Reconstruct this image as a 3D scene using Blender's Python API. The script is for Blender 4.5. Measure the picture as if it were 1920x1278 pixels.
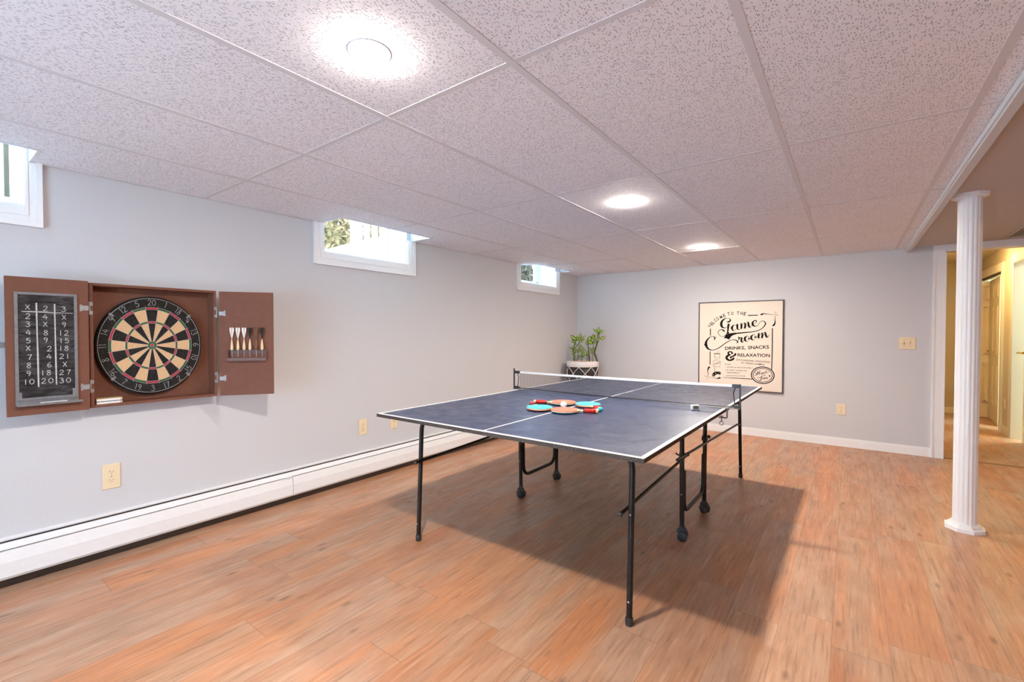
import bpy, math, random
from math import sin, cos, pi, radians
from mathutils import Vector, Matrix, Euler

for _o in list(bpy.data.objects): bpy.data.objects.remove(_o, do_unlink=True)
SC = bpy.context.scene
COL = SC.collection
rnd = random.Random(7)

# ------------------------------------------------------------------ camera
cam_d = bpy.data.cameras.new('camera'); cam = bpy.data.objects.new('camera', cam_d); COL.objects.link(cam)
YAW, PITCH = 0.6398, -0.0181
_fw = Vector((-sin(YAW)*cos(PITCH), cos(YAW)*cos(PITCH), sin(PITCH)))
cam.location = (3.2609, -6.0123, 1.2181)
cam.rotation_euler = _fw.to_track_quat('-Z', 'Y').to_euler()
cam_d.sensor_width = 36; cam_d.lens = 850.85/1920*36; cam_d.clip_start = 0.02
SC.camera = cam

# ------------------------------------------------------------------ view and world
SC.view_settings.view_transform = 'Standard'; SC.view_settings.look = 'None'
SC.view_settings.gamma = 1; SC.view_settings.use_curve_mapping = False
SC.view_settings.exposure = 0.07
SC.cycles.use_denoising = True
SC.cycles.max_bounces = 8; SC.cycles.diffuse_bounces = 5;
SC.cycles.use_adaptive_sampling = True; SC.cycles.adaptive_threshold = 0.05; SC.cycles.glossy_bounces = 4
SC.cycles.sample_clamp_indirect = 8
W = bpy.data.worlds.new('sky'); SC.world = W; W.use_nodes = True
_bg = W.node_tree.nodes['Background']; _bg.inputs[0].default_value = (0.55, 0.80, 1.06, 1); _bg.inputs[1].default_value = 12.5

# light strengths, used by the lamp builders further down
LAMP = 1560.0          # radiance of the recessed lamps over the table
LAMP_COL = (1.0, 0.90, 0.79)
SIDE = 680.0          # recessed lamps of the right-hand side
SIDE_COL = (1.0, 0.66, 0.38)
HALL = 36.0; HALL_COL = (1.0, 0.70, 0.30)
BATH = 40.0; BATH_COL = (0.80, 1.0, 0.90)

H = 2.06
# ------------------------------------------------------------------ materials
def mat(name, col=(.8,.8,.8), rough=.5, metal=0, spec=.5, coat=0):
    m = bpy.data.materials.new(name); m.use_nodes = True
    b = m.node_tree.nodes['Principled BSDF']
    b.inputs['Base Color'].default_value = (*col, 1); b.inputs['Roughness'].default_value = rough
    b.inputs['Metallic'].default_value = metal; b.inputs['Specular IOR Level'].default_value = spec
    if coat: b.inputs['Coat Weight'].default_value = coat
    return m
class NT:
    def __init__(s, m): s.t = m.node_tree; s.b = s.t.nodes['Principled BSDF']
    def n(s, kind, **kw):
        x = s.t.nodes.new('ShaderNode'+kind)
        for k, v in kw.items(): setattr(x, k, v)
        return x
    def l(s, a, b): s.t.links.new(a, b)
    def set(s, sock, v):
        if isinstance(v, bpy.types.NodeSocket): s.l(v, sock)
        else: sock.default_value = v
    def math(s, op, a, b=0.0, c=0.0):
        x = s.n('Math', operation=op)
        for i, v in enumerate((a, b, c)): s.set(x.inputs[i], v)
        return x.outputs[0]
    def mix(s, f, a, b, mode='MIX'):
        x = s.n('Mix', data_type='RGBA', blend_type=mode)
        s.set(x.inputs[0], f); s.set(x.inputs[6], a if isinstance(a, bpy.types.NodeSocket) else (*a, 1)); s.set(x.inputs[7], b if isinstance(b, bpy.types.NodeSocket) else (*b, 1))
        return x.outputs[2]
    def obj(s): return s.n('TexCoord').outputs['Object']
    def xyz(s, v):
        x = s.n('SeparateXYZ'); s.l(v, x.inputs[0]); return x.outputs
    def comb(s, x=0.0, y=0.0, z=0.0):
        c = s.n('CombineXYZ')
        for i, v in enumerate((x, y, z)): s.set(c.inputs[i], v)
        return c.outputs[0]
    def noise(s, v, scale, detail=4, rough=.5):
        x = s.n('TexNoise'); s.l(v, x.inputs['Vector']); x.inputs['Scale'].default_value = scale
        x.inputs['Detail'].default_value = detail; x.inputs['Roughness'].default_value = rough
        return x.outputs
    def ramp(s, f, stops):
        x = s.n('ValToRGB'); s.l(f, x.inputs[0]); e = x.color_ramp.elements
        while len(e) < len(stops): e.new(.5)
        for i, (p, c) in enumerate(stops): e[i].position = p; e[i].color = (*c, 1)
        return x.outputs[0]
    def bump(s, h, st=.2, d=.01):
        x = s.n('Bump'); s.l(h, x.inputs['Height']); x.inputs['Strength'].default_value = st; x.inputs['Distance'].default_value = d
        s.l(x.outputs[0], s.b.inputs['Normal'])
def noisy(name, c1, c2, scale, rough=.5, st=.05, dist=.002, **kw):
    m = mat(name, c1, rough, **kw); t = NT(m); f = t.noise(t.obj(), scale)[0]
    t.l(t.mix(t.ramp(f, [(.35, (0,0,0)), (.65, (1,1,1))]), c1, c2), t.b.inputs['Base Color']); t.bump(f, st, dist)
    return m

M = {}
M['wall'] = noisy('wall_paint', (.60,.595,.605), (.585,.58,.59), 90, .75, .06, .001)
M['hall_wall'] = noisy('hall_paint', (.55,.46,.32), (.54,.45,.31), 80, .7)
M['trim'] = noisy('white_trim_paint', (.84,.84,.84), (.82,.82,.82), 60, .35)
M['casing'] = M['trim']
M['hall_trim'] = noisy('cream_trim_paint', (.78,.70,.56), (.77,.69,.55), 60, .45)
M['soffit'] = noisy('soffit_paint', (.50,.47,.44), (.49,.46,.43), 60, .8)
M['grid'] = noisy('grid_metal_paint', (.66,.65,.67), (.65,.64,.66), 60, .5)
M['strip'] = noisy('grey_strip_paint', (.60,.62,.64), (.58,.60,.62), 60, .5)
M['pvc'] = noisy('post_white', (.86,.86,.87), (.85,.85,.86), 40, .3)
M['ivory'] = noisy('ivory_plastic', (.80,.66,.44), (.79,.65,.43), 60, .35)
M['ivory_dark'] = mat('socket_slots', (.16,.11,.07), .6)
M['heater'] = noisy('heater_enamel', (.82,.81,.80), (.80,.79,.78), 30, .35)
M['dark'] = noisy('gap_shade_and_track', (.035,.025,.02), (.05,.03,.02), 30, .7)  # near-black painted as shade in the heater openings; also the closet track's colour
M['black_steel'] = noisy('black_steel', (.008,.007,.007), (.014,.012,.011), 70, .42, .03, spec=.35)
M['rubber'] = noisy('black_rubber', (.02,.02,.02), (.03,.03,.03), 60, .6)
M['steel'] = noisy('steel', (.55,.55,.56), (.5,.5,.5), 80, .3, metal=1)
M['zinc'] = noisy('zinc_hinge', (.34,.32,.32), (.28,.27,.27), 60, .5, metal=.4)
M['brass'] = noisy('brass', (.75,.48,.13), (.7,.44,.12), 40, .25, metal=1)
M['cab'] = noisy('brown_cabinet', (.185,.075,.047), (.170,.068,.042), 30, .6, .05, spec=.2)
M['cab_in'] = M['cab']
M['white'] = mat('white_gloss', (.85,.85,.85), .3)
M['grey_metal'] = noisy('grey_frame_metal', (.22,.21,.21), (.18,.17,.175), 60, .55, metal=.2)
M['line'] = mat('white_line_paint', (.82,.82,.84), .4)
M['net_band'] = noisy('net_band', (.85,.85,.87), (.8,.8,.82), 200, .7)
M['thread'] = mat('net_thread', (.10,.085,.085), .8)
M['plastic_dark'] = noisy('dark_plastic', (.02,.022,.03), (.03,.032,.04), 60, .4)
M['glass'] = mat('window_glass', (1,1,1), 0.0); M['glass'].node_tree.nodes['Principled BSDF'].inputs['Transmission Weight'].default_value = 1; M['glass'].node_tree.nodes['Principled BSDF'].inputs['IOR'].default_value = 1.02
M['paper'] = noisy('poster_paper', (.77,.67,.57), (.76,.66,.56), 12, .7, spec=.2)
M['ink'] = mat('poster_ink', (.008,.006,.006), .8, spec=.1)
M['frame'] = mat('poster_frame', (.045,.038,.035), .4)
M['coral'] = noisy('coral_rubber', (.76,.17,.12), (.72,.155,.11), 60, .7, spec=.2)
M['aqua'] = noisy('aqua_rubber', (.075,.50,.58), (.07,.47,.55), 60, .7, spec=.2)
M['ply'] = noisy('blade_plywood', (.80,.55,.33), (.74,.49,.28), 50, .5)
M['red'] = noisy('red_grip', (.62,.015,.015), (.55,.01,.01), 50, .3)
M['ball'] = mat('ball_white', (.88,.87,.84), .4)
M['lcd'] = mat('lcd', (.10,.095,.07), .3)
M['brown_metal'] = noisy('rack_bracket', (.17,.10,.08), (.14,.08,.065), 60, .55, metal=.2)
M['chalk'] = noisy('chalk', (.62,.61,.60), (.40,.39,.38), 220, .9)
M['chalk_stick'] = mat('chalk_stick', (.9,.9,.9), .8)
M['wire'] = mat('number_wire', (.50,.50,.50), .4, metal=.4)
M['b_black'] = noisy('sisal_black', (.014,.013,.012), (.03,.028,.026), 90, .85, spec=.15)
M['b_cream'] = noisy('sisal_cream', (.66,.43,.24), (.62,.40,.22), 60, .85, spec=.15)
M['b_red'] = mat('sisal_red', (.40,.03,.05), .8)
M['b_green'] = mat('sisal_green', (.03,.10,.03), .8)
M['dart_wood'] = noisy('dart_wood', (.80,.62,.38), (.72,.53,.30), 80, .5)
M['flight_w'] = mat('flight_white', (.82,.78,.72), .7)
M['flight_k'] = mat('flight_black', (.025,.02,.018), .7)
M['flight_b'] = mat('flight_brown', (.20,.09,.055), .7)
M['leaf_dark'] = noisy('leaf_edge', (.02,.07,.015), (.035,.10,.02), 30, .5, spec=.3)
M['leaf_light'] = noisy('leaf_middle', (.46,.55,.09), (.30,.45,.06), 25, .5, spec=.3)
M['stem'] = noisy('stem_bark', (.06,.045,.03), (.10,.08,.05), 60, .8)
M['stem_green'] = noisy('stem_green', (.16,.24,.08), (.12,.20,.06), 60, .6)
M['soil'] = noisy('soil', (.05,.03,.02), (.09,.05,.03), 80, .95)
M['pebble'] = noisy('terracotta_pebble', (.70,.33,.18), (.62,.28,.15), 40, .8)
M['pot_black'] = noisy('pot_black', (.018,.015,.015), (.025,.02,.02), 30, .5)
M['pot_white'] = noisy('pot_white', (.78,.75,.74), (.76,.73,.72), 30, .5)
M['stand_wood'] = noisy('stand_wood', (.30,.17,.08), (.24,.13,.06), 30, .5)
M['door'] = noisy('hall_door_paint', (.76,.62,.40), (.75,.61,.39), 50, .45)
M['bath'] = mat('bright_room_paint', (.82,.88,.84), .6)
M['snow'] = noisy('white_concrete', (.80,.82,.80), (.74,.76,.74), 3, .9)
M['hedge'] = noisy('hedge_leaves', (.16,.115,.045), (.25,.16,.07), 6, .9)
M['hedge2'] = noisy('hedge_dark', (.045,.036,.018), (.065,.048,.026), 3, .9)
M['post_tan'] = noisy('weathered_post', (.07,.055,.03), (.05,.035,.015), 8, .8)
M['felt'] = noisy('eraser_felt', (.50,.33,.15), (.42,.27,.12), 60, .9)

def emis(name, col, s):
    m = bpy.data.materials.new(name); m.use_nodes = True; t = m.node_tree
    b = t.nodes['Principled BSDF']; b.inputs['Base Color'].default_value = (.8,.8,.8,1)
    b.inputs['Emission Color'].default_value = (*col, 1); b.inputs['Emission Strength'].default_value = s
    return m

# floor: random-length vinyl planks running along y
def floor_mat():
    m = mat('vinyl_plank_floor', (.5,.3,.2), .42); t = NT(m)
    x, y, z = t.xyz(t.obj())
    u = t.math('DIVIDE', t.math('ADD', x, 0.06), 0.182); row = t.math('FLOOR', u)
    wn = t.n('TexWhiteNoise', noise_dimensions='1D'); t.l(row, wn.inputs['W'])
    v = t.math('ADD', t.math('DIVIDE', y, 1.22), t.math('MULTIPLY', wn.outputs[0], 7.3)); seg = t.math('FLOOR', v)
    w2 = t.n('TexWhiteNoise', noise_dimensions='2D'); t.l(t.comb(row, seg), w2.inputs['Vector'])
    rv = w2.outputs[0]; rc = t.xyz(w2.outputs[1])
    fu = t.math('FRACT', u); fv = t.math('FRACT', v)
    eu = t.math('MINIMUM', fu, t.math('SUBTRACT', 1.0, fu)); ev = t.math('MINIMUM', fv, t.math('SUBTRACT', 1.0, fv))
    seam = t.math('MAXIMUM', t.math('LESS_THAN', eu, 0.006), t.math('LESS_THAN', ev, 0.0011))
    off = t.math('MULTIPLY', rv, 41.0)
    g1 = t.noise(t.comb(t.math('MULTIPLY', x, 15.0), t.math('ADD', t.math('MULTIPLY', y, 3.2), off), off), 1.0, 7, .66)[0]
    g2 = t.noise(t.comb(t.math('MULTIPLY', x, 85.0), t.math('ADD', t.math('MULTIPLY', y, 4.2), off), off), 1.0, 4, .6)[0]
    g3 = t.noise(t.comb(t.math('MULTIPLY', x, 5.0), t.math('ADD', t.math('MULTIPLY', y, 1.0), off), off), 1.0, 3, .6)[0]
    c = t.ramp(rc[0], [(0, (.47,.185,.080)), (.3, (.56,.245,.11)), (.5, (.50,.225,.115)), (.75, (.50,.27,.155)), (1, (.58,.235,.095))])
    c = t.mix(t.ramp(g3, [(.40,(0,0,0)),(.62,(.85,.85,.85))]), c, (.47,.30,.20))
    c = t.mix(t.ramp(g1, [(.36,(0,0,0)),(.60,(1,1,1))]), t.mix(.34, c, (.22,.11,.065)), c)
    c = t.mix(t.ramp(g2, [(.34,(.45,.45,.45)),(.46,(0,0,0))]), c, (.20,.10,.06))
    c = t.mix(t.ramp(g2, [(.56,(0,0,0)),(.72,(.40,.40,.40))]), c, (.68,.45,.30))
    kn = t.n('TexVoronoi'); t.l(t.comb(t.math('MULTIPLY', x, 7.5), t.math('ADD', t.math('MULTIPLY', y, 3.0), off), 0.0), kn.inputs['Vector']); kn.inputs['Scale'].default_value = 1.0
    c = t.mix(t.ramp(kn.outputs['Distance'], [(.03,(.75,.75,.75)),(.12,(0,0,0))]), c, (.17,.09,.055))
    c = t.mix(t.math('MULTIPLY', seam, .55), c, (.16,.09,.06))
    t.l(c, t.b.inputs['Base Color'])
    t.l(t.ramp(g1, [(.3,(.46,.46,.46)),(.7,(.36,.36,.36))]), t.b.inputs['Roughness'])
    t.bump(t.math('SUBTRACT', g2, t.math('MULTIPLY', seam, 1.0)), .12, .001)
    return m
M['floor'] = floor_mat()

def tile_mat():
    m = mat('acoustic_tile', (.74,.735,.75), .9); t = NT(m); o = t.obj()
    def marks(rot, sx, sy, th, keep):
        mp = t.n('Mapping'); t.l(o, mp.inputs['Vector']); mp.inputs['Rotation'].default_value = (0,0,rot); mp.inputs['Scale'].default_value = (sx, sy, 1)
        v = t.n('TexVoronoi', voronoi_dimensions='2D'); t.l(mp.outputs[0], v.inputs['Vector']); v.inputs['Scale'].default_value = 1
        a = t.math('LESS_THAN', v.outputs['Distance'], th); cc = t.xyz(v.outputs['Color'])
        return t.math('MULTIPLY', a, t.math('LESS_THAN', cc[0], keep))
    a = t.math('MAXIMUM', marks(.5, 140, 46, .19, .26), marks(-.6, 135, 50, .19, .22))
    a = t.math('MAXIMUM', a, marks(1.35, 150, 52, .20, .22))
    a = t.math('MAXIMUM', a, marks(.1, 130, 125, .22, .25))
    n = t.noise(o, 60, 5, .7)[0]
    c = t.mix(t.ramp(n, [(.35,(0,0,0)),(.65,(1,1,1))]), (.81,.81,.85), (.87,.87,.91))
    t.l(t.mix(t.math('MULTIPLY', a, .75), c, (.27,.26,.31)), t.b.inputs['Base Color'])
    t.bump(t.math('SUBTRACT', n, t.math('MULTIPLY', a, 1.0)), .35, .002)
    return m
M['tile'] = tile_mat()

def table_mat():
    m = mat('table_blue_paint', (.035,.045,.10), .33); t = NT(m); o = t.obj(); n = t.noise(o, 3, 4)[0]
    t.l(t.mix(n, (.028,.040,.088), (.038,.052,.108)), t.b.inputs['Base Color'])
    mp = t.n('Mapping'); t.l(o, mp.inputs['Vector']); mp.inputs['Rotation'].default_value = (0,0,.7); mp.inputs['Scale'].default_value = (4, 160, 1)
    s = t.noise(mp.outputs[0], 1, 3)[0]
    t.l(t.ramp(t.noise(o, 14, 5)[0], [(.3,(.28,.28,.28)),(.7,(.42,.42,.42))]), t.b.inputs['Roughness']); t.bump(s, .03, .0005)
    return m
M['table'] = table_mat()
M['chip'] = noisy('chipboard_edge', (.10,.078,.068), (.022,.019,.018), 230, .85, spec=.2)
def board_mat():
    m = mat('slate', (.03,.027,.027), .85, spec=.15); t = NT(m); o = t.obj()
    mp = t.n('Mapping'); t.l(o, mp.inputs['Vector']); mp.inputs['Rotation'].default_value = (.5,0,0); mp.inputs['Scale'].default_value = (1, 14, 60)
    a = t.noise(mp.outputs[0], 1.0, 5, .7)[0]; b = t.noise(o, 9, 4)[0]
    f = t.math('MULTIPLY', t.ramp(a, [(.40,(0,0,0)),(.8,(1,1,1))]), t.ramp(b, [(.35,(.2,.2,.2)),(.7,(1,1,1))]))
    t.l(t.mix(f, (.022,.019,.019), (.17,.155,.15)), t.b.inputs['Base Color']); return m
M['slate'] = board_mat()

# ------------------------------------------------------------------ mesh helpers
class MB:
    def __init__(s): s.v = []; s.f = []; s.m = []; s.sm = []
    def add(s, vs, fs, mi=0, smooth=False):
        b = len(s.v); s.v += [tuple(v) for v in vs]
        for f in fs: s.f.append(tuple(b+i for i in f)); s.m.append(mi); s.sm.append(smooth)
        return s
    def box(s, x0, x1, y0, y1, z0, z1, mi=0):
        vs = [(x,y,z) for z in (z0,z1) for y in (y0,y1) for x in (x0,x1)]
        return s.add(vs, [(0,2,3,1),(4,5,7,6),(0,1,5,4),(2,6,7,3),(0,4,6,2),(1,3,7,5)], mi)
    def bbox(s, x0, x1, y0, y1, z0, z1, r=.003, mi=0):
        """box with chamfered edges"""
        r = min(r, (x1-x0)*.45, (y1-y0)*.45, (z1-z0)*.45)
        vs = []; idx = {}
        for a in (0,1):
            for b in (0,1):
                for c in (0,1):
                    for k in range(3):
                        p = [x1 if a else x0, y1 if b else y0, z1 if c else z0]
                        for j in range(3):
                            if j != k: p[j] += -r if (a,b,c)[j] else r
                        idx[a,b,c,k] = len(vs); vs.append(p)
        F = []
        for k in range(3):
            i, j = [q for q in range(3) if q != k]
            for sgn in (0,1):
                q = []
                for (p, w) in ((0,0),(1,0),(1,1),(0,1)):
                    t = [0,0,0]; t[k] = sgn; t[i] = p; t[j] = w; q.append(idx[t[0],t[1],t[2],k])
                F.append(tuple(q))
            for p in (0,1):
                for w in (0,1):
                    t0 = [0,0,0]; t0[i] = p; t0[j] = w; t1 = list(t0); t1[k] = 1
                    F.append((idx[(*t0,i)], idx[(*t1,i)], idx[(*t1,j)], idx[(*t0,j)]))
        for a in (0,1):
            for b in (0,1):
                for c in (0,1): F.append((idx[a,b,c,0], idx[a,b,c,1], idx[a,b,c,2]))
        return s.add(vs, F, mi)
    def tube(s, path, r, n=10, mi=0, cap=True):
        P = [Vector(p) for p in path]; R = r if isinstance(r, (list, tuple)) else [r]*len(P)
        T = []
        for i in range(len(P)):
            a = (P[i]-P[i-1]).normalized() if i else None; b = (P[i+1]-P[i]).normalized() if i < len(P)-1 else None
            T.append(((a or b)+(b or a)).normalized())
        up = Vector((0,0,1)) if abs(T[0].z) < .9 else Vector((1,0,0))
        u = (up - T[0]*up.dot(T[0])).normalized(); vs = []
        for i in range(len(P)):
            u = (u - T[i]*u.dot(T[i])).normalized(); w = T[i].cross(u)
            for k in range(n):
                a = 2*pi*k/n; vs.append(P[i]+(u*cos(a)+w*sin(a))*R[i])
        F = [(i*n+k, i*n+(k+1)%n, (i+1)*n+(k+1)%n, (i+1)*n+k) for i in range(len(P)-1) for k in range(n)]
        s.add(vs, F, mi, True)
        if cap: s.add(vs[:n], [tuple(range(n))[::-1]], mi); s.add(vs[-n:], [tuple(range(n))], mi)
        return s
    def lathe(s, prof, c=(0,0,0), n=32, mi=0, axis='z', smooth=True, sy=1.0):
        vs = []
        for (r, h) in prof:
            for k in range(n):
                a = 2*pi*k/n; p = (r*cos(a), r*sin(a)*sy, h)
                if axis == 'x': p = (p[2], p[0], p[1])
                if axis == 'y': p = (p[0], p[2], p[1])
                vs.append((p[0]+c[0], p[1]+c[1], p[2]+c[2]))
        m = len(prof)
        F = [(i*n+k, i*n+(k+1)%n, (i+1)*n+(k+1)%n, (i+1)*n+k) for i in range(m-1) for k in range(n)]
        s.add(vs, F, mi, smooth)
        s.add(vs[:n], [tuple(range(n))[::-1]], mi); s.add(vs[-n:], [tuple(range(n))], mi)
        return s
    def prism(s, poly, z0, z1, mi=0, f=lambda x,y,z:(x,y,z)):
        n = len(poly); vs = [f(x,y,z0) for x,y in poly]+[f(x,y,z1) for x,y in poly]
        return s.add(vs, [tuple(range(n))[::-1], tuple(range(n,2*n))]+[(i,(i+1)%n,n+(i+1)%n,n+i) for i in range(n)], mi)
    def sphere(s, c, r, n=16, m=10, mi=0, sc=(1,1,1)):
        vs = [(c[0], c[1], c[2]-r*sc[2])]
        for j in range(1, m):
            t = pi*j/m
            for k in range(n): a = 2*pi*k/n; vs.append((c[0]+r*sin(t)*cos(a)*sc[0], c[1]+r*sin(t)*sin(a)*sc[1], c[2]-r*cos(t)*sc[2]))
        vs.append((c[0], c[1], c[2]+r*sc[2])); L = len(vs)-1
        F = [(0, 1+(k+1)%n, 1+k) for k in range(n)]
        F += [(1+j*n+k, 1+j*n+(k+1)%n, 1+(j+1)*n+(k+1)%n, 1+(j+1)*n+k) for j in range(m-2) for k in range(n)]
        F += [(L, 1+(m-2)*n+k, 1+(m-2)*n+(k+1)%n) for k in range(n)]
        return s.add(vs, F, mi, True)
    def build(s, name, mats, parent=None, fix=True):
        me = bpy.data.meshes.new(name); me.from_pydata(s.v, [], s.f)
        for x in (mats if isinstance(mats, (list, tuple)) else [mats]): me.materials.append(M[x] if isinstance(x, str) else x)
        me.polygons.foreach_set('material_index', s.m); me.polygons.foreach_set('use_smooth', s.sm)
        if fix:
            import bmesh
            b = bmesh.new(); b.from_mesh(me); bmesh.ops.recalc_face_normals(b, faces=b.faces); b.to_mesh(me); b.free()
        me.update(); o = bpy.data.objects.new(name, me); COL.objects.link(o)
        if parent is not None: o.parent = parent
        return o
def empty(name, loc=(0,0,0), rz=0, parent=None):
    o = bpy.data.objects.new(name, None); COL.objects.link(o); o.location = loc; o.rotation_euler = (0,0,rz); o.empty_display_size = .05
    if parent is not None: o.parent = parent
    return o
def tag(o, label=None, cat=None, group=None, kind=None):
    for k, v in (('label',label),('category',cat),('group',group),('kind',kind)):
        if v: o[k] = v
    return o
def struct(o): o['kind'] = 'structure'; return o
def copy_tree(o, parent=None):
    c = o.copy(); COL.objects.link(c); c.parent = parent
    for ch in [q for q in bpy.data.objects if q.parent is o]: copy_tree(ch, c)
    return c
def fillet(pts, r, n=6):
    """round the corners of a polyline"""
    P = [Vector(p) for p in pts]; out = [P[0]]
    for i in range(1, len(P)-1):
        a = (P[i-1]-P[i]); b = (P[i+1]-P[i]); rr = min(r, a.length*.49, b.length*.49)
        A = P[i]+a.normalized()*rr; B = P[i]+b.normalized()*rr
        for k in range(n+1):
            t = k/n; out.append(A*(1-t)**2+P[i]*2*t*(1-t)+B*t*t)
    return out+[P[-1]]
def spline(pts, n=8):
    """Catmull-Rom through tuples of any length"""
    if len(pts) == 2: return [tuple(a+(b-a)*k/n for a, b in zip(*pts)) for k in range(n+1)]
    out = []; Q = [pts[0]]+list(pts)+[pts[-1]]
    for i in range(1, len(Q)-2):
        for k in range(n):
            t = k/n
            out.append(tuple(.5*((2*b)+(-a+c)*t+(2*a-5*b+4*c-d)*t*t+(-a+3*b-3*c+d)*t**3) for a,b,c,d in zip(Q[i-1],Q[i],Q[i+1],Q[i+2])))
    out.append(tuple(pts[-1])); return out
def ribbon(mb, pts, f, mi=0, n=8, th=0.0008):
    """flat brush stroke with thickness: pts (u, v, width); f(u, v, w) -> world"""
    S = spline(pts, n); L = len(S); vs = []
    for i, (x, y, w) in enumerate(S):
        a = S[max(0,i-1)]; b = S[min(L-1,i+1)]; dx, dy = b[0]-a[0], b[1]-a[1]; d = math.hypot(dx,dy) or 1
        nx, ny = -dy/d, dx/d; w = max(w, .2*max(p[2] for p in pts)*.1)*.5
        vs += [f(x+nx*w, y+ny*w, th), f(x-nx*w, y-ny*w, th), f(x-nx*w, y-ny*w, 0), f(x+nx*w, y+ny*w, 0)]
    F = []
    for i in range(L-1):
        a, b = 4*i, 4*i+4; F += [(a,a+1,b+1,b),(a+1,a+2,b+2,b+1),(a+3,a,b,b+3)]
    F += [(0,3,2,1), (4*L-4,4*L-3,4*L-2,4*L-1)]
    mb.add(vs, F, mi)
def text_mesh(s, size_bold=0.0):
    cu = bpy.data.curves.new('lettering', 'FONT'); cu.body = s; cu.size = 1; cu.offset = size_bold; cu.resolution_u = 3
    o = bpy.data.objects.new('lettering', cu); COL.objects.link(o)
    me = bpy.data.meshes.new_from_object(o); vs = [v.co.copy() for v in me.vertices]; fs = [tuple(p.vertices) for p in me.polygons]
    bpy.data.objects.remove(o, do_unlink=True); bpy.data.meshes.remove(me); bpy.data.curves.remove(cu)
    return vs, fs

# ================================================================== STRUCTURE
XR, YB = 7.5, -7.8
def mbox(name, boxes, m, parent=None):
    b = MB()
    for q in boxes: b.box(*q)
    return b.build(name, m, parent)
struct(mbox('floor', [(-.3, XR+.1, YB-.1, 3.7, -.06, 0)], 'floor'))

WIN = {  # number: (opening y0, y1, casing y0, y1, ceiling notch depth, notch y0, y1, right stile)
    1: (-6.49, -5.635, -6.575, -5.583, .24, -6.51, -5.627, .02),
    2: (-4.065, -3.24, -4.15, -3.155, .262, -4.075, -3.197, .022),
    3: (-1.465, -.63, -1.546, -.548, .17, -1.335, -.50, .095)}
ZS = 1.84     # opening sill height
TOPW = 2.36
# left wall with its three openings
b = MB(); b.box(-.3, 0, YB, .12, 0, ZS)
ys = [YB]+[v for k in (1,2,3) for v in WIN[k][:2]]+[.12]
for i in range(0, 8, 2): b.box(-.3, 0, ys[i], ys[i+1], ZS, TOPW)
struct(b.build('wall_left', 'wall'))
# far wall, opening to the hall from x=4.0 to 4.95
struct(mbox('wall_back', [(0, 4.0, 0, .12, 0, 2.4), (4.0, 4.95, 0, .12, 2.012, 2.4), (4.95, XR, 0, .12, 0, 2.4)], 'wall'))
struct(mbox('wall_right', [(XR, XR+.1, YB, .12, 0, 2.4)], 'wall'))
# wall behind the camera with an added unseen glazed door for cool ceiling daylight
GX0, GX1, GZ = 1.3, 2.85, 1.98
struct(mbox('wall_front', [(-.3, GX0, YB-.1, YB, 0, 2.4), (GX1, XR+.1, YB-.1, YB, 0, 2.4), (GX0, GX1, YB-.1, YB, GZ, 2.4)], 'wall'))
d3 = struct(empty('added_fill_door', ((GX0+GX1)/2, YB-.05, 0)))
hw = (GX1-GX0)/2
for k in (-1, 1):
    c = k*hw/2; w3 = hw/2
    bb = MB(); bb.box(c-w3, c-w3+.05, -.02, .02, .0, GZ); bb.box(c+w3-.05, c+w3, -.02, .02, .0, GZ); bb.box(c-w3+.05, c+w3-.05, -.02, .02, 0, .08); bb.box(c-w3+.05, c+w3-.05, -.02, .02, GZ-.07, GZ)
    s = bb.build('sash', 'white', d3); bb = MB(); bb.box(c-w3+.05, c+w3-.05, -.003, .003, .08, GZ-.07); bb.build('glass_pane', 'glass', s)
pd = bpy.data.lights.new('daylight_portal', 'AREA'); pd.shape = 'RECTANGLE'; pd.size = GX1-GX0; pd.size_y = GZ; pd.cycles.is_portal = True
pq = bpy.data.objects.new('daylight_portal', pd); COL.objects.link(pq); pq.location = ((GX0+GX1)/2, YB-.12, GZ/2); pq.rotation_euler = (pi/2, 0, 0)

# suspended ceiling: tile field with the three window notches, and its exposed grid
b = MB(); cx0, cx1 = .262, 3.703; z0, z1 = H, H+.018
b.box(cx0, cx1, YB, 0, z0, z1)
ys = [YB]+[v for k in (1,2,3) for v in WIN[k][5:7]]+[0]
for i in range(0, 8, 2): b.box(0, cx0, ys[i], ys[i+1], z0, z1)
for k in (1,2,3):
    if WIN[k][4] < cx0: b.box(WIN[k][4], cx0, WIN[k][5], WIN[k][6], z0, z1)
ceil = struct(b.build('ceiling', 'tile'))
b = MB(); g = .0125; za, zb = H-.0022, H+.001
def gline_y(x):   # bar running along y, broken at nothing (x beyond the notches)
    b.box(x-g, x+g, YB, 0, za, zb)
for k in range(6): gline_y(.5775+.6096*k)
for k in range(6):
    y = -1.1235-1.2473*k; xs = 0
    for q in WIN.values():
        if q[5]-.02 < y < q[6]+.02: xs = q[4]
    for a in [xs]+[.5775+.6096*j for j in range(6)]:
        e = .5775 if a == xs else min(a+.6096, cx1)
        b.box(a+(g if a > xs else 0), e-(g if e < cx1 else 0), y-g*.85, y+g*.85, za+.0008, zb)
b.build('ceiling_grid', 'grid', ceil)
b = MB()   # wall angle round the edge
b.box(0, .018, YB, WIN[1][5], za, zb); b.box(0, .018, WIN[1][6], WIN[2][5], za, zb); b.box(0, .018, WIN[2][6], WIN[3][5], za, zb); b.box(0, .018, WIN[3][6], 0, za, zb)
b.box(.018, cx1, -.018, 0, za, zb)
for q in WIN.values():
    d = q[4]; b.box(d-.0012, d+.014, q[5]-.014, q[6]+.014, za, H+.019); b.box(0, d-.0012, q[5]-.014, q[5]+.0012, za, H+.019); b.box(0, d-.0012, q[6]-.0012, q[6]+.014, za, H+.019)
b.build('edge_angle', 'grid', ceil)
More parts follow.
